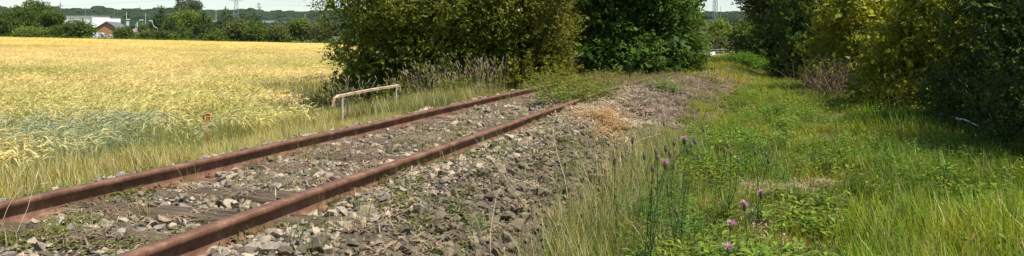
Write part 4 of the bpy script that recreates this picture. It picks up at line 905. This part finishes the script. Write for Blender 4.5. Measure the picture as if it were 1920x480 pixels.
def pylon(label, px, top, base_y, Y, arms, bw=.16, sides=4, name='electricity_pylon', cat='pylon', rz=.3, thick=1.0):
    k_ = Y/F; X = (px-960)*k_; zb = CZ-(base_y-HY)*k_; h = (base_y-top)*k_; T = thing(name, label, cat, (X, Y, zb), rz); w0 = h*bw; w1 = h*.018
    leg = lambda sx_, sy_, t_: Vector((sx_*(w0*(1-t_)**1.6+w1)/2*2, sy_*(w0*(1-t_)**1.6+w1)/2*2, h*t_))
    nseg = 9; th = .14*thick
    cr = [(1, 1), (-1, 1), (-1, -1), (1, -1)]
    for (a_, b_) in cr: MB().tube([leg(a_, b_, i/nseg) for i in range(nseg+1)], th, 4).build('leg', M_far, T)
    mb = MB()
    for i in range(nseg):
        for q in range(4):
            c1, c2 = cr[q], cr[(q+1) % 4]; mb.tube([leg(*c1, i/nseg), leg(*c2, (i+1)/nseg)], th*.6, 3); mb.tube([leg(*c2, i/nseg), leg(*c1, (i+1)/nseg)], th*.6, 3); mb.tube([leg(*c1, (i+1)/nseg), leg(*c2, (i+1)/nseg)], th*.5, 3)
    mb.build('bracing', M_far, T)
    for (az, aw) in arms: MB().tube([(-aw*h, 0, h*az), (0, 0, h*az+h*.02), (aw*h, 0, h*az)], [th*.5, th*1.2, th*.5], 4).tube([(-aw*h, 0, h*az), (0, 0, h*az-.02*h), (aw*h, 0, h*az)], th*.6, 4).build('crossarm', M_far, T)
    return T
pylon('large lattice pylon above the conifers, top cut by the frame', 443, -22, 62, 620, [(.72, .16), (.84, .13), (.95, .09)], .085, thick=1.3)
pylon('smaller distant lattice pylon right of the large one', 485, 5, 56, 900, [(.72, .13), (.84, .16), (.94, .1)], .06, thick=1.5)
pylon('tall slim lattice mast rising out of the gap in the trees', 1341, -60, 62, 520, [], .016, name='lattice_mast', cat='mast', thick=.9)
for (a_, b_, lb) in (((443, -4), (1000, 18), 'lower power line running right from the pylons'), ((443, -8), (-200, 20), 'power line running left from the large pylon'), ((485, 9), (1000, 6), 'upper power line running right from the smaller pylon')):
    P0 = at(a_[0], a_[1], 620 if a_[0] == 443 else 900); P1 = at(b_[0], b_[1], 700)
    pts = [P0+(P1-P0)*t_-np.array([0, 0, 8*t_*(1-t_)]) for t_ in np.linspace(0, 1, 15)]
    thing('power_line', lb, 'power line', (0, 0, 0), 0, None, MB().tube([p for p in pts], .06, 4).mesh('power_line'), M_far)
# marker posts at the far end of the grass
for (px, top, by_, mt, lb, r_) in ((1317, 88, 102, M_white, 'white marker post at the far end of the grass', .13), (1330, 90, 101, M_pole, 'thin dark post right of the white marker post', .06), (1364, 92, 101, M_pole, 'left of two dark fence posts under the dark tree', .06), (1371, 92, 101, M_pole, 'right of two dark fence posts under the dark tree', .06)):
    Yp = 1.57*F/(by_-HY); X = (px-960)/F*Yp; zb = zf(X, Yp); h = CZ-(top-HY)/F*Yp-zb
    T = thing('marker_post', lb, 'post', (X, Yp, zb)); MB().box((0, 0, h/2-.2), (r_*2, r_*2, h+.4)).bevel(.02).build('shaft', mt, T); MB().box((0, 0, h+.02), (r_*2.3, r_*2.3, .05)).build('cap', mt, T)
M_wire = M_far; 
T = thing('wire_fence', 'low pale fence wire between the posts at the far end of the grass', 'fence', (0, 0, 0), 0, None, MB().tube([at(1317, 92, 98), at(1345, 92.5, 98), at(1400, 93, 98)], .03, 4).tube([at(1317, 96, 98), at(1345, 96.5, 98), at(1400, 97, 98)], .03, 4).mesh('wire_fence'), M_conc)

# ---------------------------------------------------------------- wooded hills
def blob(k):
    rr = random.Random(k); bm = bmesh.new(); bmesh.ops.create_icosphere(bm, subdivisions=2, radius=1)
    for v_ in bm.verts: v_.co *= rr.uniform(.8, 1.15); v_.co.z *= .8
    m = bpy.data.meshes.new('wood_crown'); bm.to_mesh(m); bm.free(); c = m.color_attributes.new('col', 'FLOAT_COLOR', 'POINT')
    for d in c.data: g_ = rr.uniform(.8, 1.2); d.color = (.030*g_, .048*g_, .024*g_, 1)
    m.materials.append(M_litter); return bpy.data.objects.new('wood_crown', m)
PB = [blob(k) for k in range(4)]
n = 42000; a = rng.uniform(R(-37), R(37), n); r_ = rng.uniform(650, 1900, n); X = r_*np.sin(a); Y = r_*np.cos(a); g = fbm(X/200+5, Y/260, 3); px = 960+F*X/Y
dens = np.where(r_ > 1280, .95, sstep(.4, .52, g)); gap = (px > 1200) & (px < 1500) & (r_ < 1350); dens = np.where(gap, .03, dens); k = (rng.random(n) < dens); X, Y, r_ = X[k], Y[k], r_[k]; n = len(X)
s_ = rng.uniform(3.5, 7, n)*(1+.9*fbm(X/60, Y/60)**2*2); P = np.stack([X, Y, H(X, Y)+s_*.5], -1); rot = rng.uniform(0, 6.28, (n, 3))*np.array([0, 0, 1]); scatter('distant_woodland', P, rot, np.stack([s_, s_, s_*rng.uniform(.7, 1.1, n)], -1), tints(n, (1, 1, 1), .25, .1), PB)

# ---------------------------------------------------------------- haze
m, t, b = base_mat('haze'); t.nodes.remove(b); pv = N(t, 'ShaderNodeVolumePrincipled'); pv.inputs['Color'].default_value = (.80, .86, .92, 1); pv.inputs['Density'].default_value = .00003; pv.inputs['Anisotropy'].default_value = .2
t.links.new(pv.outputs[0], t.nodes['Material Output'].inputs['Volume'])
MB().box((0, 1720, 69), (7100, 3620, 150)).build('haze', m)['kind'] = 'stuff'

# ---------------------------------------------------------------- groups of alike things
GR = {'knapweed_plant': 'knapweed plants in the grass', 'dry_grass_stalk': 'dry grass stalks in the foreground', 'stick': 'sticks on the litter heap', 'white_scrap': 'white scraps on the ballast',
      'leafy_tree': 'trees and bushes beyond the fields', 'conifer_tree': 'conifers beyond the barley', 'street_lamp': 'street lamps beyond the barley', 'utility_pole': 'utility poles', 'radio_mast': 'thin masts on the horizon',
      'electricity_pylon': 'electricity pylons', 'power_line': 'power lines', 'marker_post': 'posts at the far end of the grass', 'parked_van': 'vans parked beyond the barley', 'hawthorn_bush': 'hawthorn bushes',
      'broadleaf_bush': 'broad leaved bushes on the track', 'dense_hedge_bush': 'dark bushes at the right edge', 'leafy_clump': 'leafy weeds standing out of the grass'}
for o in bpy.data.objects:
    g = GR.get(o.name.split('.')[0])
    if g and o.parent is None and 'category' in o: o['group'] = g
